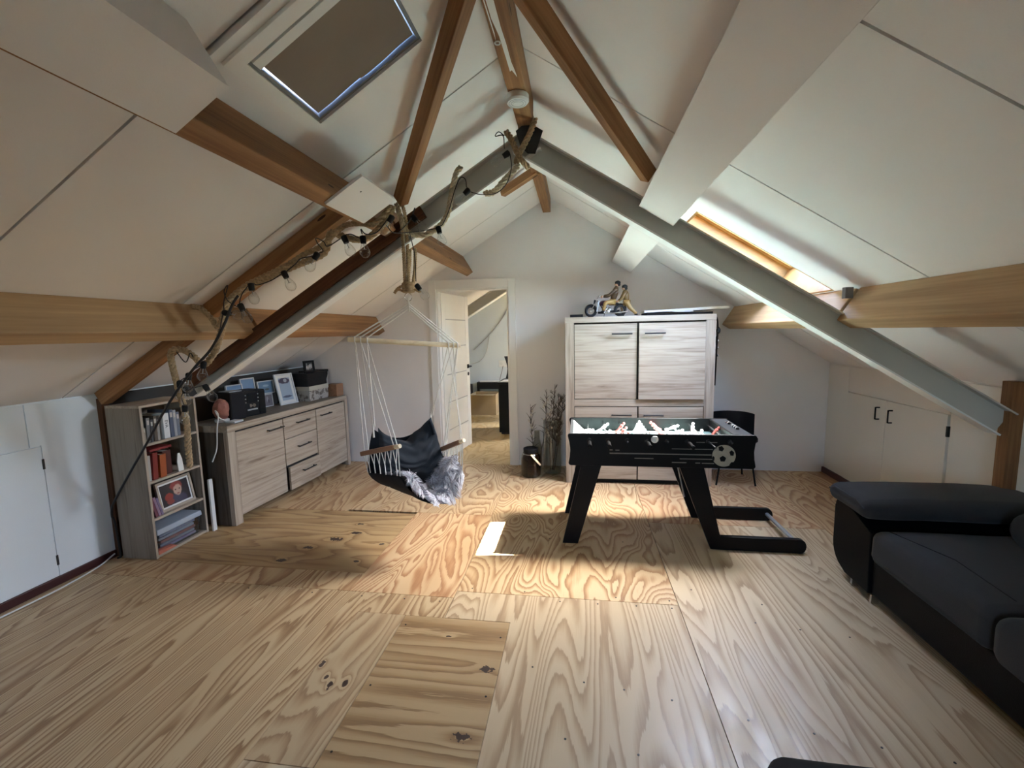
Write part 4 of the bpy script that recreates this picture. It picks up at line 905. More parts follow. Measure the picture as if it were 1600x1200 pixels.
fs = thing('footstool', 'dark grey footstool whose edge shows at the bottom of the picture', 'footstool', (.85, .85, 0))
softbox('cushion', 0.445, 1.30, .45, 1.078, .24, .415, M['sofa'], fs, .05, .01, .003, seed=8)
bx('base', M['sofab'], .48, 1.28, .47, 1.05, .05, .24, fs, 'x', .01)
for x, y in ((.52, .51), (1.24, .51), (.52, .98), (1.24, .98)): MB().box(x - .015, x + .015, y - .015, y + .015, 0, .05).build('leg', M['chrome'], fs)

# ---- open bookcase in front of the left knee wall
bk = thing('bookcase', 'narrow oak open bookcase with four shelves standing at the left knee wall', 'bookcase', (-2.89, 2.64, 0))
bx0, bx1, by0, by1, bh = -3.015, -2.76, 2.503, 2.86, 1.03
by0 = 2.436
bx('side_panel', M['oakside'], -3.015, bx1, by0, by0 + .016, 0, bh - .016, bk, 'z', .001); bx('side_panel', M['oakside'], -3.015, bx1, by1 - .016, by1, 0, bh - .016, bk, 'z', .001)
bx('top', M['oak'], -3.015, bx1, by0, by1, bh - .016, bh, bk, 'y', .001)
SH = [.004, .256, .508, .760]
for z in SH: bx('shelf', M['oak'], -3.012, bx1 - .001, by0 + .016, by1 - .016, z, z + .016, bk, 'y', .001)
bx('back_panel', M['greyoak'], -3.015, -3.009, by0 + .016, by1 - .016, .004, bh - .016, bk, 'y')
for y in (by0 + .008, by1 - .008): bx('edge_band', M['oak'], bx1 - .0005, bx1 + .001, y - .008, y + .008, 0.004, bh - .016, bk, 'z')
def colmat(nm, c, r=.5): return M.setdefault(nm, plain(nm, c, r, var=.08))
PG = colmat('page_edges', (.62, .58, .50), .8)
def book(y, w, h, d, col, label, z, lean=0.0, group='books on the top shelf', cat='book', spine_lines=True, x_front=-2.775, name='book'):
    "upright book, spine facing the room; lean tilts it along the shelf"
    b0 = Vector((x_front, y, z)); mw = Matrix.Translation(b0) @ Matrix.Rotation(lean, 4, 'X')
    t = thing(name, label, cat, b0, group)
    MB().box(-d, 0, 0, .002, 0, h).box(-d, 0, w - .002, w, 0, h).box(-.003, 0, .002, w - .002, 0, h).build('cover', col, t, mw=mw)
    MB().box(-d + .004, -.003, .002, w - .002, .004, h - .004).build('pages', PG, t, mw=mw)
    if spine_lines: MB().box(0, .0006, w * .18, w * .82, h * .72, h * .9).build('spine_label', colmat('spine_label_' + ('light' if sum(col.node_tree.nodes['Principled BSDF'].inputs[0].default_value[:3]) >= 0 else 'dark'), (.5, .48, .44)), t, mw=mw)
    return t
z3 = SH[3] + .016
book(2.456, .020, .105, .15, colmat('book_cream', (.30,.27,.22)), 'small cream book at the left end of the top shelf', z3)
book(2.480, .022, .165, .16, colmat('book_grey', (.17,.18,.19)), 'grey book with a pale top edge, second on the top shelf', z3, -.05)
book(2.508, .018, .150, .16, colmat('book_slate', (.05,.055,.065)), 'dark slate book between two paler books on the top shelf', z3, -.05)
book(2.532, .022, .168, .16, colmat('book_brown', (.09,.07,.055)), 'brown book leaning beside the tall white book on the top shelf', z3, -.04)
book(2.557, .016, .140, .16, colmat('book_silver', (.30,.30,.30)), 'thin silver grey book left of the white book on the top shelf', z3, -.03)
wb = book(2.607, .042, .172, .17, colmat('book_white', (.72, .74, .74)), 'thick white book with dark lettering on its spine', z3, 0, spine_lines=False)
tx = bpy.data.curves.new('spine_text', 'FONT'); tx.body = 'EVA'; tx.size = .030; tx.extrude = .0002; tx.align_x = 'CENTER'; tx.align_y = 'CENTER'
txt_ = bpy.data.objects.new('spine_lettering', tx); C.objects.link(txt_); bpy.context.view_layer.update()
txm = bpy.data.meshes.new_from_object(txt_); bpy.data.objects.remove(txt_)
txo = bpy.data.objects.new('spine_lettering', txm); C.objects.link(txo); txo.parent = wb; tag(txo, kind='stuff'); txm.materials.clear()
txo.matrix_local = BASE[wb].inverted() @ Matrix(((0, 0, 1, -2.7740), (0, -1, 0, 2.628), (1, 0, 0, z3 + .10), (0, 0, 0, 1))) ; txm.materials.append(M['blackmatt'])
txo.matrix_local = BASE[wb].inverted() @ Matrix(((0, 0, 1, -2.7745), (1, 0, 0, 2.628), (0, 1, 0, z3 + .10), (0, 0, 0, 1))) @ Matrix.Rotation(-PI / 2, 4, 'Z')
book(2.656, .026, .190, .17, colmat('book_blue', (.07,.095,.15)), 'blue grey hardback right of the white book', z3)
book(2.684, .022, .182, .16, colmat('book_pale', (.30,.32,.36)), 'pale grey book right of the blue one on the top shelf', z3)
book(2.708, .022, .165, .16, colmat('book_dusk', (.14,.165,.21)), 'dusky blue book at the right end of the row on the top shelf', z3)
# second shelf: red folders, one orange, a white card
z2 = SH[2] + .016; g2 = 'folders on the second shelf'
book(2.460, .020, .170, .16, colmat('book_ash', (.42, .42, .40)), 'ash grey folder at the left end of the second shelf', z2, -.03, g2, 'folder', False)
book(2.492, .035, .180, .17, colmat('book_red', (.20,.016,.012)), 'dark red ring binder leaning on the second shelf', z2, -.07, g2, 'folder', False)
book(2.545, .045, .155, .16, colmat('book_orange', (.34,.075,.016)), 'orange folder beside the dark red binder on the second shelf', z2, -.05, g2, 'folder', False)
book(2.598, .060, .165, .14, colmat('book_oxblood', (.07, .012, .010)), 'very dark red folder in the middle of the second shelf', z2, 0, g2, 'folder', False, -2.80)
tag(MB().prism([(-2.772, 2.682, z2), (-2.772, 2.722, z2), (-2.772, 2.716, z2 + .08), (-2.772, 2.702, z2 + .128), (-2.772, 2.686, z2 + .128), (-2.772, 2.676, z2 + .07)], (-.006, 0, 0)).build('greeting_card', M['plasticw']), 'white card propped upright on the second shelf', 'card')
tag(bx('flat_book', colmat('book_crimson', (.22, .02, .02)), -2.93, -2.79, 2.50, 2.66, z2 + .185, z2 + .20, None, 'y'), 'crimson book lying across the folders on the second shelf', 'book')
# third shelf: leaning books and the framed portrait
z1 = SH[1] + .016; g1 = 'leaning books on the third shelf'
book(2.480, .020, .150, .16, colmat('book_plum', (.16, .05, .08)), 'plum coloured book leaning at the left of the third shelf', z1, .22, g1, 'book', False)
book(2.503, .016, .140, .16, colmat('book_mauve', (.28, .18, .26)), 'mauve book leaning between the plum and the violet ones', z1, .24, g1, 'book', False)
book(2.524, .014, .130, .16, colmat('book_violet', (.18, .14, .24)), 'violet book leaning against the framed portrait', z1, .26, g1, 'book', False)
def picture_mat(nm, base, blobs, bg=None):
    "flat print: soft coloured patches at given places, in the object's own x (across) and y (up), -1..1"
    m, nt, b = newmat(nm); tc = nd(nt, 'ShaderNodeTexCoord')
    c = base
    rgb = nd(nt, 'ShaderNodeRGB'); rgb.outputs[0].default_value = (*base, 1); cur = rgb.outputs[0]
    nz = nd(nt, 'ShaderNodeTexNoise'); nz.inputs['Scale'].default_value = 30; nt.links.new(tc.outputs['Object'], nz.inputs['Vector'])
    for (px, py, rx_, ry_, col) in blobs:
        s = nd(nt, 'ShaderNodeVectorMath', operation='SUBTRACT'); nt.links.new(tc.outputs['Object'], s.inputs[0]); s.inputs[1].default_value = (px, py, 0)
        q = nd(nt, 'ShaderNodeVectorMath', operation='MULTIPLY'); nt.links.new(s.outputs[0], q.inputs[0]); q.inputs[1].default_value = (1 / rx_, 1 / ry_, 0)
        l = nd(nt, 'ShaderNodeVectorMath', operation='LENGTH'); nt.links.new(q.outputs[0], l.inputs[0])
        v = math_(nt, 'ADD', l.outputs['Value'], math_(nt, 'MULTIPLY', math_(nt, 'SUBTRACT', nz.outputs[0], .5), .5))
        cur = mixc(nt, ramp(nt, v, [(.8, (1, 1, 1)), (1.0, (0, 0, 0))]), cur, col)
    nt.links.new(cur, b.inputs['Base Color']); b.inputs['Roughness'].default_value = .3
    return m
def photo_frame(name, label, base, w, h, yaw, tilt, fw, fmat, pic, group=None, mat_w=0.0, matm=None, roll=0.0, strut=True):
    "frame standing at base (middle of its lower edge); yaw turns its face, tilt leans it back"
    base = Vector(base); t = thing(name, label, 'picture frame', base, group)
    R3 = Matrix.Rotation(yaw, 4, 'Z') @ Matrix.Rotation(-tilt, 4, 'X')
    mw = Matrix.Translation(base) @ R3 @ Matrix.Translation((0, 0, h / 2)) @ Matrix.Rotation(PI / 2, 4, 'X') @ Matrix.Rotation(roll, 4, 'Z')   # local x across, y up, z to the viewer
    b = MB()
    for (x0, x1, y0, y1) in ((-w / 2, w / 2, -h / 2, -h / 2 + fw), (-w / 2, w / 2, h / 2 - fw, h / 2), (-w / 2, -w / 2 + fw, -h / 2 + fw, h / 2 - fw), (w / 2 - fw, w / 2, -h / 2 + fw, h / 2 - fw)): b.box(x0, x1, y0, y1, -.008, .008)
    b.build('frame', fmat, t, mw=mw, bevel=.001)
    MB().box(-w / 2 + fw, w / 2 - fw, -h / 2 + fw, h / 2 - fw, -.006, -.002).build('backing', M['card'], t, mw=mw)
    if mat_w: MB().box(-w / 2 + fw, w / 2 - fw, -h / 2 + fw, h / 2 - fw, -.002, .000).build('mount', matm or M['plasticw'], t, mw=mw)
    g = fw + mat_w
    MB().box(-w / 2 + g, w / 2 - g, -h / 2 + g, h / 2 - g, -.001, .0012).build('print', pic, t, mw=mw)
    if strut: MB().hexa([(-.02, -.3 * h, -.008), (.02, -.3 * h, -.008), (.02, .25 * h, -.008), (-.02, .25 * h, -.008)], [(-.02, -h / 2, -.008 - h * .32), (.02, -h / 2, -.008 - h * .32), (.01, .25 * h, -.012), (-.01, .25 * h, -.012)]).build('strut', M['blackmatt'], t, mw=mw)
    return t
pm = picture_mat('portrait_print', (.035, .03, .035), [(.005, -.055, .085, .05, (.06, .06, .10)), (-.055, -.015, .035, .03, (.30, .05, .04)), (.015, .045, .05, .035, (.25, .05, .045)), (.02, .012, .036, .042, (.52, .36, .29)), (.02, -.012, .014, .006, (.30, .12, .10)), (.005, .018, .007, .005, (.08, .05, .05)), (.036, .018, .007, .005, (.08, .05, .05)), (-.05, -.05, .03, .02, (.25, .06, .05))])
photo_frame('photo_frame', 'wooden framed photo of a child in a red hat on the third shelf', (-2.80, 2.678, z1), .275, .205, PI / 2, .17, .016, M['oak'], pm, None, .012, M['plasticw'], -.0)
# bottom shelf: a lidded plastic box full of papers
z0_ = SH[0] + .016
M['tub'] = clear('milky_plastic', (.62, .68, .74), .6, .25)
bx_ = thing('storage_box', 'milky blue plastic storage box with a lid on the bottom shelf', 'box', (-2.88, 2.65, z0_))
def taper(z0, z1, x0, x1, y0, y1, d): return [(x0 + d, y0 + d, z0), (x1 - d, y0 + d, z0), (x1 - d, y1 - d, z0), (x0 + d, y1 - d, z0)], [(x0, y0, z1), (x1, y0, z1), (x1, y1, z1), (x0, y1, z1)]
a_, b_ = taper(z0_, z0_ + .13, -3.0, -2.775, 2.475, 2.815, .015)
M['tubs'] = plain('pale_blue_plastic', (.38, .43, .50), .35, var=.05)
mb = MB().hexa(a_, b_); mb.f = [f for i, f in enumerate(mb.f) if i != 1]; mb.build('tub', M['tub'], bx_)
MB().hexa(*taper(z0_ + .128, z0_ + .165, -3.005, -2.768, 2.468, 2.822, -.004)).build('lid', M['tubs'], bx_, bevel=.006)
for k in range(5):
    zz = z0_ + .008 + k * .022
    tag(MB().box(-2.985, -2.80, 2.50 + .006 * (k % 3), 2.79 - .01 * (k % 2), zz, zz + .016).build('paper_bundle', colmat(('paper_lilac', 'paper_grey', 'paper_rose', 'paper_white', 'paper_blue')[k], ((.42, .34, .48), (.45, .45, .5), (.5, .22, .2), (.6, .6, .63), (.34, .38, .5))[k], .7)), ('lilac paper bundle at the bottom of the storage box', 'grey paper bundle, second from the bottom of the storage box', 'rose paper bundle in the middle of the storage box', 'white paper bundle below the top one in the storage box', 'blue paper bundle on top in the storage box')[k], 'papers', 'papers in the storage box')
tag(MB().hexa([(-2.80, 2.46, z0_), (-2.766, 2.46, z0_), (-2.766, 2.60, z0_), (-2.80, 2.60, z0_)], [(-2.80, 2.465, z0_ + .03), (-2.768, 2.465, z0_ + .025), (-2.768, 2.58, z0_ + .012), (-2.80, 2.58, z0_ + .02)]).build('cloth_bag', colmat('coral_cloth', (.50, .16, .11), .8)), 'small coral pouch in front of the storage box', 'bag')
tag(bx('spare_shelf_board', M['plasticw'], -2.737, -2.722, 2.868, 2.90, 0, .40, None, 'z', .001), 'thin pale board standing between bookcase and sideboard', 'board')

# ---- things on the sideboard
zt = HS + .0016
sl_t = thing('salt_lamp', 'pink rock salt lamp on a pale foot at the left end of the sideboard', 'lamp', (-2.80, 3.135, zt))
rk = MB()
def rock(u, v):
    a, b = 2 * PI * u, -PI / 2 + PI * v; d = Vector((math.cos(a) * math.cos(b), math.sin(a) * math.cos(b), math.sin(b)))
    r = 1 + .22 * mnoise.noise(d * 2.3 + Vector((3, 1, 2))); return Vector((-2.80, 3.135, zt + .098)) + Vector((d.x * .060, d.y * .060, d.z * .082)) * r
rk.grid(rock, 16, 11, closed_u=True); rk.build('salt_rock', plain('salt_crystal', (.36, .145, .105), .55, var=.22, scale=30, bmp=.4, bscale=60), sl_t, smooth=30)
MB().lathe([(.001, 0), (.05, 0), (.052, .018), (.046, .024), (.001, .024)], (-2.80, 3.135, zt), 18).build('foot', M['plasticw'], sl_t, smooth=40)
tag(bx('white_booklet', M['plasticw'], -2.72, -2.64, 3.075, 3.17, zt, zt + .014, None, 'y', .002), 'small white slab on the front left edge of the sideboard', 'booklet')
MBc = MB().tube(smoothpath([(-2.745, 3.11, zt + .01), (-2.75, 3.05, zt + .05), (-2.74, 3.01, zt + .11), (-2.70, 2.99, zt + .08), (-2.69, 2.955, zt - .02), (-2.70, 2.945, .62), (-2.73, 2.925, .52)], 5), .005, 8)
tag(MBc.build('lamp_cable', M['plasticw'], None, smooth=60), 'white cable looping down over the left end of the sideboard', 'cable')
M['ghostglass'] = M['glass']
# stereo: dark speaker and the main unit
def turned(c, yaw): return Matrix.Translation(c) @ Matrix.Rotation(yaw, 4, 'Z')
spm = turned((-2.80, 3.245, zt), math.radians(-12))
sk = thing('loudspeaker', 'black box loudspeaker left of the compact stereo on the sideboard', 'loudspeaker', (-2.80, 3.245, zt))
bx('cabinet', M['blackmatt'], -.10, .075, -.065, .065, 0, .225, sk, 'z', .006, 2, spm)
bx('grille_cloth', fabric('grille_cloth', (.012, .012, .016), weave=800), .075, .079, -.058, .058, .008, .217, sk, 'z', 0, 2, spm)
bx('top_booklet', M['alu'], -.06, .06, -.055, .055, .225, .232, sk, 'y', 0, 2, spm)
stm = turned((-2.80, 3.43, zt), math.radians(-12))
st = thing('stereo', 'compact black stereo with silver knobs between the loudspeaker and the photo frames', 'stereo', (-2.80, 3.43, zt))
bx('body', M['blackmatt'], -.11, .08, -.105, .105, 0, .215, st, 'z', .006, 2, stm)
bx('display', plain('dark_display', (.01, .012, .016), .12), .08, .083, -.07, .025, .115, .195, st, 'y', 0, 2, stm)
bx('side_grille', M['black'], .08, .084, .04, .10, .01, .205, st, 'z', 0, 2, stm)
bx('button_strip', M['alu'], .08, .086, -.075, .02, .05, .062, st, 'y', .001, 2, stm)
for y, z, r in ((-.045, .09, .016), (-.012, .09, .016)): MB().lathe([(r, 0), (r, .008), (r * .8, .012)], (.08, y, z), 16, axis=(1, 0, 0)).build('knob', M['chrome'], st, smooth=40, mw=stm)
for k in range(3):
    for y in (-.085, .033): MB().lathe([(.005, 0), (.005, .004)], (.08, y, .12 + k * .03), 8, axis=(1, 0, 0)).build('button', M['alu'], st, mw=stm)
# frames
YWF = PI / 2 - .15
pa = picture_mat('sky_print', (.20, .33, .52), [(0, -.03, .06, .02, (.10, .18, .30)), (.01, .02, .03, .02, (.45, .58, .72))])
pb2 = picture_mat('sea_print', (.16, .28, .48), [(0, .03, .05, .02, (.32, .46, .64)), (-.01, -.04, .02, .02, (.10, .12, .18))])
pc = picture_mat('lake_print', (.14, .24, .36), [(0, .015, .04, .012, (.32, .44, .55)), (.01, -.02, .03, .01, (.08, .10, .10))])
pd = picture_mat('group_print', (.20, .18, .20), [(0, .01, .012, .03, (.36, .34, .38)), (.012, -.01, .01, .02, (.10, .08, .10))])
M['framew'] = plain('white_frame', (.60, .63, .66), .4, var=.02)
gF = 'small photo frames on the sideboard'
photo_frame('photo_frame', 'small white framed picture of blue sky standing behind the stereo, left one', (-2.95, 3.49, zt), .165, .255, YWF, .12, .010, M['framew'], pa, gF)
photo_frame('photo_frame', 'small white framed picture of blue sea behind the stereo, right one and taller', (-2.955, 3.66, zt), .155, .295, YWF, .12, .010, M['framew'], pb2, gF)
photo_frame('photo_frame', 'small landscape framed lake picture resting above the narrow upright frame', (-2.93, 3.845, zt + .125), .19, .125, YWF, .12, .009, M['framew'], pc, gF, strut=False)
photo_frame('photo_frame', 'narrow upright frame with a pale group picture below the lake picture', (-2.925, 3.845, zt), .12, .122, YWF, .08, .008, M['framew'], pd, gF)
big = photo_frame('photo_frame', 'large white frame with a dark photo above pale text, in the middle of the sideboard', (-2.815, 4.005, zt), .215, .305, PI / 2 - .20, .22, .014, M['framew'], picture_mat('text_sheet', (.34, .43, .55), [(0, -.075, .06, .012, (.09, .11, .18)), (0, .083, .075, .032, (.07, .06, .10)), (.012, .085, .022, .02, (.40, .42, .48))]), None, .028, M['plasticw'])
# boxes
def box_thing(name, label, c, d, yaw, lid_h, body, lid, group=None, over=.004):
    c = Vector(c); t = thing(name, label, 'box', c, group); m_ = turned(c, yaw); a, b, h = d[0] / 2, d[1] / 2, d[2]
    bx('body', body, -a, a, -b, b, 0, h - .002, t, 'y', .002, 2, m_)
    if lid_h: bx('lid', lid, -a - over, a + over, -b - over, b + over, h - lid_h, h, t, 'y', .002, 2, m_)
    return t
def printed(nm, base, inkc, sc_):
    m, nt, b = newmat(nm); v = objcoord(nt); vo = nd(nt, 'ShaderNodeTexVoronoi'); vo.inputs['Scale'].default_value = sc_; nt.links.new(v, vo.inputs['Vector'])
    n = ntex(nt, v, sc_ * .8, 3, .6, 1.5)
    nt.links.new(mixc(nt, ramp(nt, math_(nt, 'ADD', n, math_(nt, 'MULTIPLY', vo.outputs['Distance'], .4)), [(.62, (0, 0, 0)), (.70, (1, 1, 1))]), base, inkc), b.inputs['Base Color']); b.inputs['Roughness'].default_value = .7
    return m
M['patt'] = printed('patterned_card', (.15, .125, .11), (.42, .39, .36), 22)
M['lidc'] = plain('cream_lid', (.50, .47, .40), .6)
YW = math.radians(-3)
box_thing('patterned_box', 'patterned brown keepsake box with a cream lid under the black box', (-2.80, 4.33, zt), (.22, .32, .15), YW, .045, M['patt'], M['lidc'])
box_thing('black_box', 'plain black box stacked on the patterned keepsake box', (-2.80, 4.31, zt + .151), (.22, .32, .132), YW, .05, M['blackmatt'], M['blackmatt'], None, .003)
photo_frame('photo_frame', 'small black frame with a monochrome group photo on top of the black box', (-2.745, 4.27, zt + .285), .155, .125, PI / 2 - .1, .08, .02, M['blackmatt'], picture_mat('mono_print', (.03, .03, .03), [(-.035, -.005, .010, .03, (.5, .5, .5)), (-.012, -.008, .009, .028, (.45, .45, .45)), (.012, .0, .011, .032, (.5, .5, .5)), (.034, .005, .009, .03, (.5, .5, .5)), (-.035, .028, .008, .008, (.5, .5, .5))]), None, 0)
box_thing('patterned_box', 'floral box with a white lid standing at the far right behind the wooden box', (-2.86, 4.57, zt), (.18, .13, .25), YW, .05, M['patt'], M['lidc'])
cam_t = thing('folded_tripod', 'folded black stand with a hanging strap lying on the floral box', 'stand', (-2.78, 4.50, zt + .252))
MB().box(-2.93, -2.76, 4.36, 4.64, zt + .2655, zt + .292).box(-2.90, -2.80, 4.505, 4.635, zt + .252, zt + .266).build('bars', M['blackmatt'], cam_t)
MB().tube(smoothpath([(-2.765, 4.62, zt + .28), (-2.755, 4.60, zt + .23), (-2.76, 4.57, zt + .18)], 4), .007, 6).build('strap', M['blackmatt'], cam_t)
wbx = box_thing('wooden_box', 'small brown wooden box at the right end of the sideboard', (-2.655, 4.575, zt), (.12, .13, .135), YW, 0, M['armwood'], None)

# ---- jute rope wound round the left side of the truss
rope = thing('jute_rope', 'thick jute rope wound round the left truss beam from the peak down to the bookcase', 'rope', (-1.4, 2.6, 1.9))
def twist(path, r, parent, mat, n=4, pitch=.085, name='strand'):
    P = smoothpath(path, n); L = [0]
    for a, b in zip(P, P[1:]): L.append(L[-1] + (b - a).length)
    # resample evenly
    m_ = max(4, int(L[-1] / .014)); Q = []; j = 0
    for i in range(m_ + 1):
        s = L[-1] * i / m_
        while j < len(L) - 2 and L[j + 1] < s: j += 1
        f = (s - L[j]) / max(1e-9, L[j + 1] - L[j]); Q.append(P[j].lerp(P[j + 1], f))
    t = (Q[1] - Q[0]).normalized(); a = t.orthogonal().normalized(); S = [[], [], []]
    for i, p in enumerate(Q):
        t = (Q[min(i + 1, m_)] - Q[max(i - 1, 0)]).normalized(); a = (a - t * a.dot(t)).normalized(); b = t.cross(a)
        for k in range(3):
            w = 2 * PI * (i * L[-1] / m_ / pitch + k / 3); S[k].append(p + (a * math.cos(w) + b * math.sin(w)) * r * .56)
    mb = MB()
    for s in S: mb.tube(s, r * .52, 6)
    return mb.build(name, mat, parent, smooth=180)
def pxs(L): return [at_y(a, b, c) for a, b, c in L]
twist(pxs([(297, 730, 2.44), (294, 700, 2.42), (292, 665, 2.41), (287, 635, 2.40), (280, 612, 2.39), (274, 590, 2.37), (268, 565, 2.36), (268, 548, 2.37), (284, 546, 2.38), (302, 556, 2.36), (318, 570, 2.33), (334, 552, 2.31), (343, 528, 2.30), (350, 503, 2.29), (354, 480, 2.30), (372, 460, 2.33), (398, 444, 2.34), (428, 430, 2.34), (462, 415, 2.35), (490, 404, 2.35), (506, 396, 2.36), (513, 380, 2.36), (516, 364, 2.37), (532, 368, 2.38), (553, 374, 2.38), (574, 372, 2.39), (592, 358, 2.41), (606, 340, 2.44), (614, 324, 2.50)]), .019, rope, M['jute'])
twist(pxs([(293, 476, 2.34), (315, 483, 2.29), (331, 498, 2.28), (340, 512, 2.28), (349, 490, 2.27), (358, 468, 2.30), (384, 446, 2.32), (412, 432, 2.33), (446, 416, 2.33), (474, 398, 2.34), (500, 386, 2.34), (522, 366, 2.35), (540, 352, 2.36), (562, 349, 2.37), (582, 351, 2.38), (598, 338, 2.40), (610, 322, 2.48)]), .015, rope, M['jute'])
twist(pxs([(620, 318, 2.60), (626, 340, 2.58), (634, 360, 2.58), (650, 367, 2.60), (668, 366, 2.61), (688, 352, 2.62), (699, 335, 2.62), (704, 312, 2.63), (708, 290, 2.64), (713, 270, 2.66), (720, 262, 2.69)]), .017, rope, M['jutep'])
twist(pxs([(758, 302, 2.66), (772, 300, 2.62), (786, 284, 2.60), (800, 270, 2.60), (810, 258, 2.62)]), .018, rope, M['jutep'])
twist(pxs([(764, 304, 2.67), (778, 292, 2.61), (792, 276, 2.59), (806, 262, 2.61)]), .013, rope, M['jutep'])
twist(pxs([(836, 186, 2.66), (829, 206, 2.62), (818, 228, 2.61), (810, 243, 2.61), (806, 256, 2.62)]), .017, rope, M['jute'])
twist(pxs([(791, 206, 2.66), (799, 218, 2.62), (808, 238, 2.60), (816, 252, 2.60), (826, 262, 2.63)]), .017, rope, M['jute'])
# ---- string of clear bulbs along the rope
sg = thing('string_lights', 'black string of clear unlit light bulbs hung along the rope on the left truss beam', 'string lights', (-1.4, 2.5, 1.9))
bulbs = [((793, 240), (780, 249), 2.58), ((731, 298), (720, 309), 2.58), ((685, 357), (690, 374), 2.58), ((646, 340), (655, 350), 2.52), ((612, 340), (606, 351), 2.40), ((567, 372), (569, 386), 2.33), ((538, 372), (545, 387), 2.32),
         ((495, 398), (487, 412), 2.30), ((444, 427), (451, 440), 2.29), ((392, 446), (396, 463), 2.28), ((376, 478), (383, 491), 2.26), ((352, 489), (368, 492), 2.24), ((318, 568), (317, 580), 2.27), ((295, 586), (294, 598), 2.27), ((281, 598), (281, 610), 2.28), ((289, 607), (290, 618), 2.29), ((289, 636), (289, 648), 2.30), ((321, 604), (327, 613), 2.35), ((652, 447), (660, 457), 2.68)]
M['bulbglass'] = clear('bulb_glass', (.95, .96, .96), .95, .08)
for i, (s, b, y) in enumerate(bulbs):
    a = at_y(*s, y); d = (at_y(*b, y) - a); d = d.normalized()
    so2 = MB().lathe([(.006, -.014), (.015, -.010), (.017, .0), (.015, .020), (.0145, .028)], a, 12, axis=d).build('bulb_socket', M['blackmatt'], sg, smooth=45)
    MB().lathe([(.0125, .024), (.014, .036), (.021, .050), (.0265, .066), (.0275, .076), (.024, .090), (.014, .101), (.001, .105)], a, 16, axis=d, caps=False).build('bulb', M['bulbglass'], so2, smooth=180)
    MB().tube([a + d * .03, a + d * .058], .0022, 5).tube([a + d * .058 + d.orthogonal() * .008, a + d * .058 - d.orthogonal() * .008], .001, 4).build('filament', M['alu'], so2)
cabs = [[(788, 212, 2.64), (779, 206, 2.62), (774, 213, 2.62), (786, 212, 2.60), (788, 232, 2.58)], [(797, 241, 2.58), (799, 262, 2.57), (792, 286, 2.56), (775, 302, 2.56), (752, 304, 2.57), (736, 300, 2.58)], [(729, 293, 2.58), (727, 280, 2.57), (719, 278, 2.57), (711, 296, 2.57), (701, 330, 2.57), (692, 350, 2.57), (688, 353, 2.58)],
        [(681, 357, 2.58), (665, 360, 2.55), (640, 363, 2.52), (622, 364, 2.46), (612, 362, 2.42), (604, 352, 2.40)], [(646, 334, 2.52), (648, 325, 2.53), (640, 345, 2.5), (622, 364, 2.46)], [(610, 336, 2.40), (590, 362, 2.36), (572, 366, 2.33), (564, 358, 2.32), (566, 366, 2.33)], [(562, 372, 2.33), (548, 366, 2.31), (538, 368, 2.32)],
        [(532, 373, 2.31), (512, 385, 2.29), (506, 378, 2.28), (494, 372, 2.28), (496, 380, 2.28), (505, 392, 2.28), (497, 396, 2.29)], [(490, 400, 2.29), (470, 404, 2.28), (462, 412, 2.28), (448, 424, 2.28)], [(440, 428, 2.28), (424, 438, 2.26), (404, 445, 2.26), (396, 443, 2.27)], [(388, 446, 2.27), (378, 460, 2.25), (374, 474, 2.25)], [(372, 480, 2.25), (356, 470, 2.23), (350, 455, 2.23), (356, 446, 2.25), (350, 470, 2.23), (350, 485, 2.23)],
        [(348, 492, 2.23), (342, 520, 2.24), (330, 545, 2.25), (318, 562, 2.26)], [(316, 570, 2.26), (305, 576, 2.26), (297, 582, 2.26)], [(293, 589, 2.26), (286, 592, 2.27), (282, 595, 2.28)], [(281, 602, 2.28), (286, 604, 2.28), (289, 604, 2.29)], [(288, 610, 2.28), (284, 620, 2.29), (287, 632, 2.30)], [(289, 612, 2.28), (304, 606, 2.31), (318, 602, 2.34)], [(276, 550, 2.34), (290, 566, 2.28), (297, 552, 2.28), (302, 558, 2.28)], [(640, 363, 2.56), (648, 400, 2.64), (650, 440, 2.68)]]
for c in cabs: MB().tube(smoothpath(pxs(c), 5), .0028, 6).build('wire', M['cable'], sg, smooth=60)
tag(MB().tube(smoothpath(pxs([(372, 462, 2.26), (362, 478, 2.23), (350, 508, 2.20), (330, 545, 2.20), (306, 572, 2.21), (280, 606, 2.23), (255, 645, 2.28), (232, 688, 2.33), (208, 730, 2.37), (188, 766, 2.39), (176, 790, 2.40), (175, 806, 2.41), (180, 818, 2.42)]) + [Vector((XL + .06, 2.44, .02)), Vector((XL + .06, 2.42, .005))], 5), .007, 8).build('power_cable', M['cable'], None, smooth=60), 'black power cable running from the bulbs down past the bookcase to the knee wall post', 'cable')
tag(MB().tube(smoothpath([(XL + .04, 2.42, .035), (XL + .05, 2.30, .006), (XL + .085, 2.05, .006), (XL + .08, 1.85, .006), (XL + .075, 1.70, .006), (XL + .08, 1.4, .006)], 6), .005, 8).build('floor_cable', M['plasticw'], None, smooth=60), 'white cable lying along the dark red skirting at the left wall', 'cable')

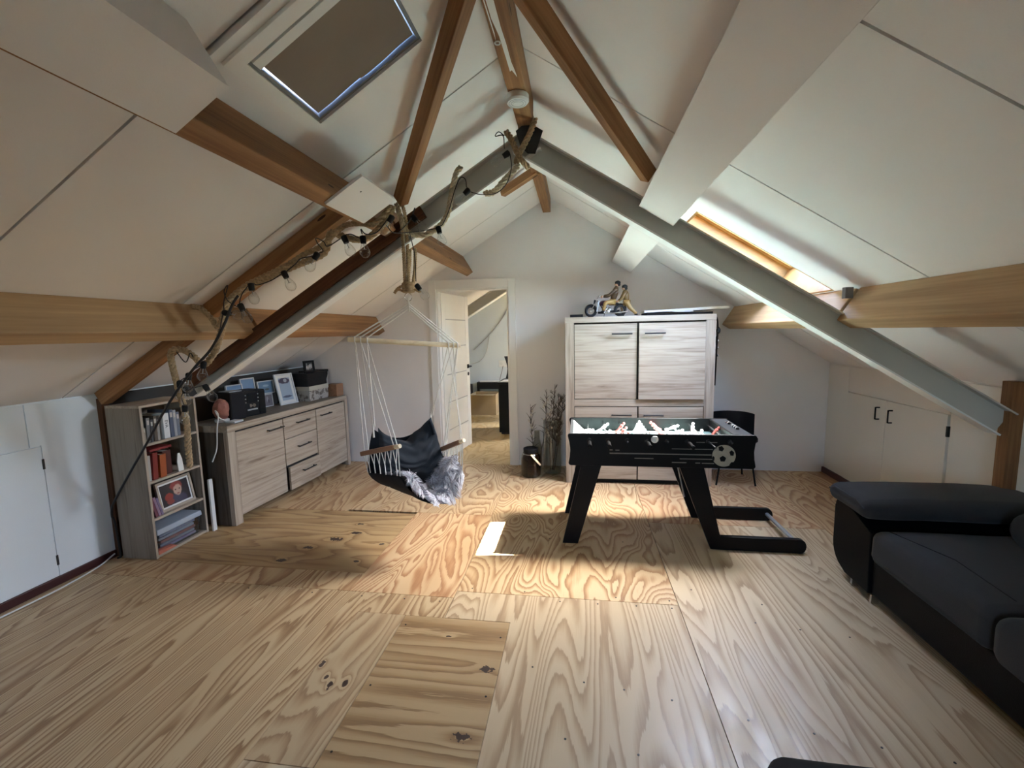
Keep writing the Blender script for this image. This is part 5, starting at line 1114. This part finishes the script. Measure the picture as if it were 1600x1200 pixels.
# ---- hanging hammock chair
hr = thing('hanging_rope', 'doubled brown rope tied in a bow, hanging from the truss and carrying the hammock chair', 'rope', (-1.08, 2.75, 2.1))
for L_ in ([(620, 322, 2.60), (627, 345, 2.64), (631, 400, 2.72), (633, 448, 2.78)], [(628, 318, 2.61), (634, 345, 2.66), (637, 400, 2.73), (639, 450, 2.78)], [(641, 385, 2.86), (640, 410, 2.84), (637, 448, 2.80)], [(649, 388, 2.88), (648, 420, 2.85), (645, 450, 2.80)]): twist(pxs(L_), .0125, hr, M['jute'], pitch=.045)
twist(pxs([(640, 452, 2.78), (632, 446, 2.76), (622, 450, 2.76), (616, 459, 2.77), (622, 452, 2.78), (634, 456, 2.79), (645, 452, 2.79), (652, 454, 2.78), (657, 456, 2.77)]), .010, hr, M['jute'], pitch=.04, name='bow')
kb = MB(); kc = at_y(638, 450, 2.78)
for k in range(3): kb.tube([kc + Vector((.030 * math.cos(a), .026 * math.sin(a), -.018 + .02 * k)) for a in [2 * PI * i / 12 for i in range(12)]], .013, 7, closed=True)
kb.build('knot', M['jute'], hr, smooth=180)
hc = thing('hammock_chair', 'hanging hammock chair of black cloth and white cords on a pale wooden spreader bar', 'hammock chair', (-1.08, 2.75, .33))
top = at_y(638, 467, 2.78); ringc = top + Vector((0, 0, .012))
MB().tube([ringc + Vector((.020 * math.cos(a), .010 * math.cos(a), .026 * math.sin(a))) for a in [2 * PI * i / 16 for i in range(16)]], .003, 6, closed=True).build('ring', M['chrome'], hc, smooth=180)
BL, BR_ = at_y(543, 530.5, 2.62), at_y(719, 540, 2.98)
bd = (BR_ - BL).normalized()
MB().tube([BL, BL + bd * .006, BL.lerp(BR_, .5), BR_ - bd * .012, BR_], [.013, .0155, .0165, .0155, .011], 14).build('spreader_bar', M['dowel'], hc, smooth=50)
AB, AF = at_y(565, 709, 2.70), at_y(625, 697, 2.51)      # near arm: back and front end
CB, CF2 = at_y(690, 702, 2.96), at_y(725, 688, 2.80)     # far arm
for a, b in ((AB, AF), (CB, CF2)):
    d = (b - a).normalized()
    o = plank('armrest', M['armwood'], a + d * .01, b - d * .045, .042, .030, (0, 0, 1), hc, .006)
    MB().tube([b - d * .055, b], .013, 10).build('armrest_tip', M['dowel'], hc, smooth=50)
    MB().tube([a, a + d * .02], .010, 10).build('armrest_tip', M['armwood'], hc, smooth=50)
def cord(parent, pts, r=.0032, name='cord'): return MB().tube(pts, r, 6).build(name, M['cord'], parent, smooth=60)
node = top + Vector((0, 0, -.03))
cord(hc, [top + Vector((0, 0, .005)), node, node + Vector((0, 0, -.05))], .006)
jl = [BL + bd * s for s in (.04, .075, .115)]; jr = [BR_ - bd * s for s in (.022, .05, .085)]
for k in range(3):
    up3 = Vector((0, 0, .017))
    cord(hc, [node + Vector((0, 0, -.016 * k)), jl[k] + up3], .0042); cord(hc, [node + Vector((0, 0, -.016 * k)), jr[k] + up3], .0042)
    for j in (jl[k], jr[k]):
        w = MB().tube([j + Vector((0, 0, .019 * math.cos(a))) + bd.cross(Vector((0, 0, 1))) * .019 * math.sin(a) for a in [2 * PI * i / 10 for i in range(10)]], .004, 6, closed=True); w.build('cord_wrap', M['cord'], hc, smooth=180)
# seat cloth: corners back-near, front-near, back-far, front-far
SBN, SFN, SBF, SFF = at_y(575, 738, 2.72), at_y(625, 744, 2.51), at_y(692, 712, 2.97), at_y(722, 738, 2.80)
TBN, TBF = at_y(583, 670, 2.80), at_y(673, 653, 3.02)
def seat(u, v):
    "u near to far, v back to front"
    a = SBN.lerp(SFN, v); b = SBF.lerp(SFF, v); p = a.lerp(b, u)
    s = 4 * u * (1 - u); p.z -= (.155 + .03 * v) * s ** .8
    p += (SFN - SBN).normalized() * (.05 * s * (v - .3)); p.z += mnoise.noise(Vector((u * 9, v * 5, 2))) * .006
    return p
sm = MB().grid(seat, 23, 11).grid(lambda u, v: seat(u, v) + Vector((0, 0, -.007)), 23, 11)
sm.build('seat_cloth', M['blackcloth'], hc, smooth=180)
def backr(u, v):
    lo = seat(u, .0); hi = TBN.lerp(TBF, u); s = 4 * u * (1 - u); hi.z -= .10 * s
    p = lo.lerp(hi, v); p += Vector((-.04, .05, 0)) * math.sin(PI * v) * .6
    return p
MB().grid(backr, 19, 11).grid(lambda u, v: backr(u, v) + Vector((-.004, .005, 0)), 19, 11).build('back_cloth', M['blackcloth'], hc, smooth=180)
for tip, side in ((TBN, 0), (TBF, 1)):
    js = jl if side == 0 else jr
    cord(hc, [js[1], tip + Vector((0, 0, .02))]); cord(hc, [js[2], tip + Vector((.012, .004, .015))])
    cord(hc, [tip + Vector((0, 0, .03)), tip + Vector((.002, 0, -.06))], .007)
# hangers to the arms and the open net below them
for (a, b, js, sb, sf) in ((AB, AF, jl, SBN, SFN), (CB, CF2, jr, SBF, SFF)):
    cord(hc, [js[0], a.lerp(b, .08)]); cord(hc, [js[1], b.lerp(a, .14)]); cord(hc, [js[2], b.lerp(a, .06)]); cord(hc, [js[0] + bd * .004, a.lerp(b, .2)])
    n = 6
    for k in range(n):
        t0, t1 = (k + .1) / n, (k + .9) / n; mid = (k + .5) / n
        p0, p1 = a.lerp(b, .08 + .86 * t0), a.lerp(b, .08 + .86 * t1); q = sb.lerp(sf, mid); m1 = a.lerp(b, .08 + .86 * mid).lerp(q, .62)
        cord(hc, [p0, m1], .0026, 'net_cord'); cord(hc, [p1, m1], .0026, 'net_cord'); cord(hc, [m1, q], .0034, 'net_cord')
    cord(hc, [b.lerp(a, .05), sf], .0036); cord(hc, [a.lerp(b, .05), sb], .0036)
# black padded cushion lying in the back of the chair
ck = thing('back_cushion', 'black padded cushion leaning in the back of the hammock chair', 'cushion', seat(.5, .2))
lat = (SBF - SBN).normalized(); fwd = (SFN - SBN); fwd.z = 0; fwd.normalize()
def cush(u, v, s):
    lo = seat(.06 + .88 * u, .30) + Vector((0, 0, .02)); hi = TBN.lerp(TBF, .04 + .92 * u); q = 4 * u * (1 - u)
    hi.z += -.125 * q + .012; hi += fwd * .03
    if u > .5: hi.z += .03 * math.sin(PI * (u - .5) * 2) 
    p = lo.lerp(hi, v); e = max(0, (4 * u * (1 - u))) ** .45 * max(0, 4 * v * (1 - v)) ** .45
    wr = .5 + .5 * math.sin(v * 42 + 5 * mnoise.noise(Vector((u * 5, v * 3, 1))) + u * 6)
    return p + (fwd * .8 + Vector((0, 0, .25))) * (s * (.07 * e) + (.02 if s > 0 else 0) * e) + fwd * (.016 * wr * e * (1 if s > 0 else 0)) + Vector((0, 0, .008 * mnoise.noise(Vector((u * 7, v * 7, 4)))))
cm = MB().grid(lambda u, v: cush(u, v, 1), 37, 33).grid(lambda u, v: cush(u, v, -1), 37, 33)
M['pad'] = fabric('blue_black_cotton', (.026, .031, .039), weave=300, sheen=.1)
cm.build('padding', M['pad'], ck, smooth=180)
MB().tube(smoothpath([cush(.9, .72, 1), cush(.91, .85, 1) + Vector((0, 0, .015)), cush(.93, .97, 1)], 4), .012, 7).build('tie_loop', M['blackcloth'], ck, smooth=180)
# grey fur throw draped over the seat front
fu = thing('fur_throw', 'shaggy silver grey fur throw draped over the front of the hammock chair', 'throw', seat(.5, .8))
def furs(u, v):
    uu = .10 + .89 * u; vv = .35 + .75 * v
    if vv <= 1: p = seat(uu, vv) + Vector((0, 0, .03))
    else: p = seat(uu, 1) + Vector((0, 0, .03 - (vv - 1) * .35)) + fwd * ((vv - 1) * .30)
    p.z += .028 * mnoise.noise(Vector((u * 4, v * 4, 9))) + .085 * math.exp(-((u - .10) / .16) ** 2) * math.sin(PI * min(1, v * .9)) + .10 * math.exp(-((u - .85) / .18) ** 2) * math.sin(PI * min(1, v))
    return p
M['furpelt'] = fabric('fur_pelt', (.38, .37, .41), weave=200)
MB().grid(furs, 25, 17).build('pelt', M['furpelt'], fu, smooth=180)
hairs = MB(); rr = random.Random(3); clump = {}
for i in range(5200):
    u, v = rr.random(), rr.random(); p = furs(u, v); n = (furs(min(1, u + .02), v) - furs(max(0, u - .02), v)).cross(furs(u, min(1, v + .02)) - furs(u, max(0, v - .02)))
    n = n.normalized() if n.length > 1e-9 else Vector((0, 0, 1))
    if n.z < 0: n = -n
    k = (int(u * 11), int(v * 8))
    if k not in clump: clump[k] = (Vector((rr.uniform(-1, 1), rr.uniform(-1, 1), rr.uniform(-.5, .3))), furs((k[0] + .5) / 11, (k[1] + .5) / 8))
    dr, cc = clump[k]; L_ = rr.uniform(.035, .065)
    g = (n * .5 + dr * .55 + Vector((.15, -.15, -.35)) * (.4 + v * .8)).normalized()
    side = g.cross(n); side = side.normalized() * .0022 if side.length > 1e-6 else Vector((.0022, 0, 0))
    tip = p + g * L_ + (cc + g * L_ - (p + g * L_)) * .35 + Vector((0, 0, -.008)); midp = p + (g + n * .5).normalized() * L_ * .5
    k0 = len(hairs.v)
    hairs.v += [tuple(p - side), tuple(p + side), tuple(midp + side * .8), tuple(midp - side * .8), tuple(tip)]; mi = 0 if rr.random() < .55 else (1 if rr.random() < .62 else 2)
    hairs.f += [(k0, k0 + 1, k0 + 2, k0 + 3), (k0 + 3, k0 + 2, k0 + 4)]; hairs.m += [mi, mi]
M['fur0'] = plain('fur_silver', (.62, .62, .68), .7, var=.1); M['fur1'] = plain('fur_grey', (.34, .31, .34), .7, var=.1); M['fur2'] = plain('fur_white', (.85, .86, .90), .7)
ho = hairs.build('fur_hair', [M['fur0'], M['fur1'], M['fur2']], fu); tag(ho, kind='stuff')

# ---- lantern jar, tall glass vases with dried stems
jx, jy = -0.47, 4.36
jar = thing('lantern_jar', 'squat dark glass lantern jar with a metal strap handle by the door frame', 'jar', (jx, jy, 0))
M['smoked'] = clear('smoked_glass', (.46, .36, .30), .8, .08)
MB().lathe([(.001, .006), (.088, .006), (.098, .02), (.100, .12), (.098, .20), (.088, .228), (.068, .245), (.066, .262), (.064, .262), (.066, .245), (.085, .226), (.094, .20), (.096, .12), (.094, .022), (.085, .010), (.001, .010)], (jx, jy, 0), 28, caps=False).build('jar_body', M['smoked'], jar, smooth=50)
MB().lathe([(.066, .245), (.074, .248), (.075, .285), (.070, .290), (.060, .290), (.058, .280), (.001, .280)], (jx, jy, 0), 24, caps=False).build('lid', M['blackmatt'], jar, smooth=40)
MB().lathe([(.080, .226), (.083, .232), (.080, .238)], (jx, jy, 0), 24, caps=False).build('neck_wire', M['chrome'], jar, smooth=40)
hp_ = [(jx + .08 * math.sin(a) + .0, jy - .075, .0) for a in (0, 1)]
MB().hexa([(jx + .005, jy - .090, .238), (jx + .020, jy - .090, .248), (jx + .020, jy - .086, .248), (jx + .005, jy - .086, .238)], [(jx + .098, jy - .098, .135), (jx + .113, jy - .098, .147), (jx + .113, jy - .094, .147), (jx + .098, jy - .094, .135)]).build('strap_handle', M['chrome'], jar, bevel=.001)
MB().lathe([(.001, .012), (.035, .012), (.035, .10), (.030, .104), (.001, .104)], (jx, jy, 0), 18).build('candle', colmat('brown_candle', (.20, .11, .07), .5), jar, smooth=50)
vx, vy = -0.262, 4.47
vs_ = thing('glass_vase', 'tall clear glass vase holding dried stems beside the cupboard', 'vase', (vx, vy, 0))
M['vaseg'] = clear('pale_vase_glass', (.86, .87, .85), .85, .07)
MB().lathe([(.001, .008), (.085, .008), (.092, .02), (.090, .30), (.084, .555), (.081, .555), (.086, .30), (.087, .024), (.08, .016), (.001, .016)], (vx, vy, 0), 26, caps=False).build('vase_body', M['vaseg'], vs_, smooth=50)
v2x, v2y = -0.425, 4.565
v2 = thing('glass_vase', 'slimmer clear glass bottle with dark budded twigs behind the lantern jar', 'vase', (v2x, v2y, 0))
MB().lathe([(.001, .006), (.050, .006), (.055, .02), (.052, .26), (.030, .33), (.028, .42), (.026, .42), (.027, .33), (.048, .26), (.051, .02), (.001, .012)], (v2x, v2y, 0), 20, caps=False).build('vase_body', M['vaseg'], v2, smooth=50)
M['twig'] = plain('dry_twig', (.055, .038, .026), .8); M['bud'] = plain('cotton_bud', (.66, .60, .52), .8)
def stem(par, name, label, base, tip, buds, group, twigs=10, seed=0, spread=.05, feather=False):
    r2 = random.Random(seed); base, tip = Vector(base), Vector(tip); mid = base.lerp(tip, .5) + Vector((r2.uniform(-.03, .03), 0, 0)); P = smoothpath([base, mid, tip], 8)
    t = thing(name, label, 'dried stem', base, group); b = MB().tube(P, [.0048 - .0030 * i / (len(P) - 1) for i in range(len(P))], 5); bb = MB()
    for k in range(twigs):
        f = .35 + .63 * k / twigs; p = P[min(int(f * (len(P) - 1)), len(P) - 1)]; d = Vector((r2.uniform(-1, 1), r2.uniform(-.5, .5), r2.uniform(.4, 1.1))).normalized() * spread * r2.uniform(.6, 1.3); q = p + d
        b.tube([p, p.lerp(q, .6) + Vector((0, 0, .006)), q], [.0032, .0024, .0015], 4)
        if feather:
            for j in range(5): w = p.lerp(q, .3 + .15 * j); b.tube([w, w + Vector((r2.uniform(-.014, .014), r2.uniform(-.01, .01), .03))], .0016, 3)
    b.build('twig', M['twig'], t)
    for k in range(buds):
        f = .5 + .48 * k / max(1, buds); p = P[min(int(f * (len(P) - 1)), len(P) - 1)] + Vector((r2.uniform(-.03, .03), -.01, r2.uniform(-.01, .02)))
        MB().ball(p, (.0105, .0105, .0125), 8, 6).tube([p, p + Vector((.004, .004, -.02))], .0012, 4).build('bud', M['bud'], t, smooth=180)
gS = 'dried stems in the vases'
stem(v2, 'dried_stem', 'dark branching twig with pale buds leaning left out of the slim bottle', (v2x, v2y, .03), (v2x - .06, v2y - .02, .70), 7, gS, 26, 1, .08)
stem(v2, 'dried_stem', 'upright budded twig in the slim bottle behind the lantern jar', (v2x + .01, v2y, .03), (v2x + .11, v2y - .03, .86), 9, gS, 26, 2, .08)
stem(vs_, 'dried_stem', 'budded twig rising straight from the tall vase', (vx - .02, vy, .03), (vx + .00, vy, .74), 6, gS, 22, 3, .07)
stem(vs_, 'dried_stem', 'tall thin grass stem, the highest in the tall vase', (vx + .01, vy, .03), (vx + .035, vy, .92), 0, gS, 22, 4, .05, True)
stem(vs_, 'dried_stem', 'feathery grass plume leaning right towards the cupboard', (vx + .02, vy, .03), (vx + .12, vy, .82), 0, gS, 34, 5, .07, True)
stem(vs_, 'dried_stem', 'feathery dark grass plume in the middle of the tall vase', (vx + .0, vy + .02, .03), (vx + .07, vy + .01, .80), 2, gS, 30, 6, .07, True)

# ---- smoke detector on the ridge beam
sd = thing('smoke_detector', 'round white smoke detector under the ridge beam', 'smoke detector', (-0.292, 2.36, 2.613))
MB().lathe([(.055, 0), (.058, -.004), (.058, -.028), (.050, -.038), (.001, -.038)], (-0.292, 2.36, 2.6145), 32, caps=False).build('housing', M['plasticw'], sd, smooth=35)
MB().lathe([(.020, -.0385), (.020, -.041), (.001, -.0415)], (-0.292, 2.36, 2.6145), 20, caps=False).build('test_button', M['plasticw'], sd, smooth=35)
for r in (.030, .042): MB().tube([(-0.292 + r * math.cos(2 * PI * i / 28), 2.36 + r * math.sin(2 * PI * i / 28), 2.6145 - .0385) for i in range(28)], .0012, 4, closed=True).build('vent_ring', M['alu'], sd)

# ---- far room seen through the door
dk = thing('desk_cabinet', 'black desk cabinet in the far room beside the doorway view', 'cabinet', (-0.9, 6.35, 0))
bx('body', M['black'], -1.105, -.40, 6.15, 6.65, .03, .72, dk, 'z', .004); bx('plinth', M['dark'], -1.08, -.42, 6.18, 6.62, 0, .03, dk); bx('worktop', M['black'], -1.115, -.38, 6.13, 6.68, .72, .745, dk, 'x', .003)
tag(MB().hexa([(-1.09, 6.18, .746), (-.93, 6.16, .746), (-.90, 6.40, .746), (-1.06, 6.42, .746)], [(-1.09, 6.18, .752), (-.93, 6.16, .756), (-.90, 6.40, .765), (-1.06, 6.42, .754)]).build('paper_stack', M['plasticw']), 'loose white papers on the black desk cabinet', 'papers')
cx_ = thing('moving_box', 'open cardboard box against the far wall beyond the door', 'box', (-1.65, 7.9, 0))
for (x0, x1, y0, y1) in ((-1.88, -1.42, 7.62, 7.627), (-1.88, -1.42, 8.06, 8.067), (-1.88, -1.873, 7.627, 8.06), (-1.427, -1.42, 7.627, 8.06)): bx('side', M['card'], x0, x1, y0, y1, 0.004, .36, cx_)
bx('bottom', M['card'], -1.873, -1.427, 7.627, 8.06, 0, .004, cx_)
MB().hexa([(-1.90, 7.62, .36), (-1.42, 7.62, .36), (-1.42, 7.627, .362), (-1.90, 7.627, .362)], [(-1.93, 7.46, .375), (-1.44, 7.45, .375), (-1.44, 7.452, .380), (-1.93, 7.462, .380)]).build('flap', plain('pale_cardboard', (.62, .56, .40), .8), cx_)
pr = thing('desk_printer', 'black printer standing on a stool behind the cardboard box', 'printer', (-1.65, 8.14, 0))
bx('body', M['blackmatt'], -1.86, -1.36, 8.08, 8.19, .40, .53, pr, 'x', .01); bx('paper_tray', M['plasticw'], -1.80, -1.45, 8.085, 8.16, .53, .55, pr); 
for x in (-1.84, -1.38): bx('stand_leg', M['blackmatt'], x - .015, x + .015, 8.09, 8.18, 0, .40, pr, 'z')
tag(bx('flat_case', M['black'], -2.02, -1.94, 7.6, 8.1, 0, .50, None, 'z', .004), 'narrow black case standing left of the cardboard box in the far room', 'case')
oc = thing('office_chair', 'black mesh chair back behind the desk cabinet in the far room', 'chair', (-1.10, 7.4, 0))
MB().grid(lambda u, v: Vector((-1.22 + .05 * math.sin(PI * v) + u * .40, 7.4 + .05 * math.sin(PI * u), .62 + .42 * v)), 9, 7).grid(lambda u, v: Vector((-1.22 + .05 * math.sin(PI * v) + u * .40, 7.42 + .05 * math.sin(PI * u), .62 + .42 * v)), 9, 7).build('backrest', M['blackmatt'], oc, smooth=180)
bx('seat', M['blackmatt'], -1.2, -.8, 7.0, 7.4, .44, .50, oc, 'x', .02); MB().tube([(-1.0, 7.2, .44), (-1.0, 7.2, .06)], .03, 10).build('column', M['black'], oc)
for k in range(5): a = 2 * PI * k / 5; MB().tube([(-1.0, 7.2, .07), (-1.0 + .28 * math.cos(a), 7.2 + .28 * math.sin(a), .03)], [.025, .015], 8).ball((-1.0 + .28 * math.cos(a), 7.2 + .28 * math.sin(a), .025), .025, 8, 6).build('leg', M['black'], oc, smooth=50)
MB().tube([(-1.0, 7.38, .47), (-1.0, 7.44, .66)], .015, 8).build('back_post', M['black'], oc)
so4 = thing('wall_socket', 'double white wall socket above the printer in the far room', 'socket', (-1.36, 8.2, .85))
bx('plate', M['plasticw'], -1.45, -1.27, 8.185, 8.2, .80, .92, so4, 'x', .003)
for x in (-1.405, -1.315): MB().lathe([(.02, 0), (.02, .003), (.016, .003), (.016, -.004)], (x, 8.185, .86), 14, axis=(0, -1, 0), caps=False).build('socket_hole', M['alu'], so4)
tag(MB().tube(smoothpath([(-1.15, 8.19, 2.10), (-1.35, 8.185, 1.72), (-1.60, 8.185, 1.42), (-1.92, 8.185, 1.12)], 6), .008, 6).build('wall_cable', M['alu'], None, smooth=60), 'grey cable slanting across the far wall', 'cable')
tag(MB().tube(smoothpath([(-1.62, 8.185, 1.38), (-1.68, 8.18, 1.10), (-1.80, 8.18, .92), (-1.98, 8.185, .86)], 6), .006, 6).build('wall_cable', M['alu'], None, smooth=60), 'thinner grey cable hanging in a curve below the slanting one', 'cable')
tag(MB().tube(smoothpath([(-1.37, 8.18, .82), (-1.40, 8.17, .70), (-1.44, 8.17, .56)], 6), .005, 6).build('plug_cable', M['cable'], None, smooth=60), 'dark cable dropping from the double wall socket', 'cable')
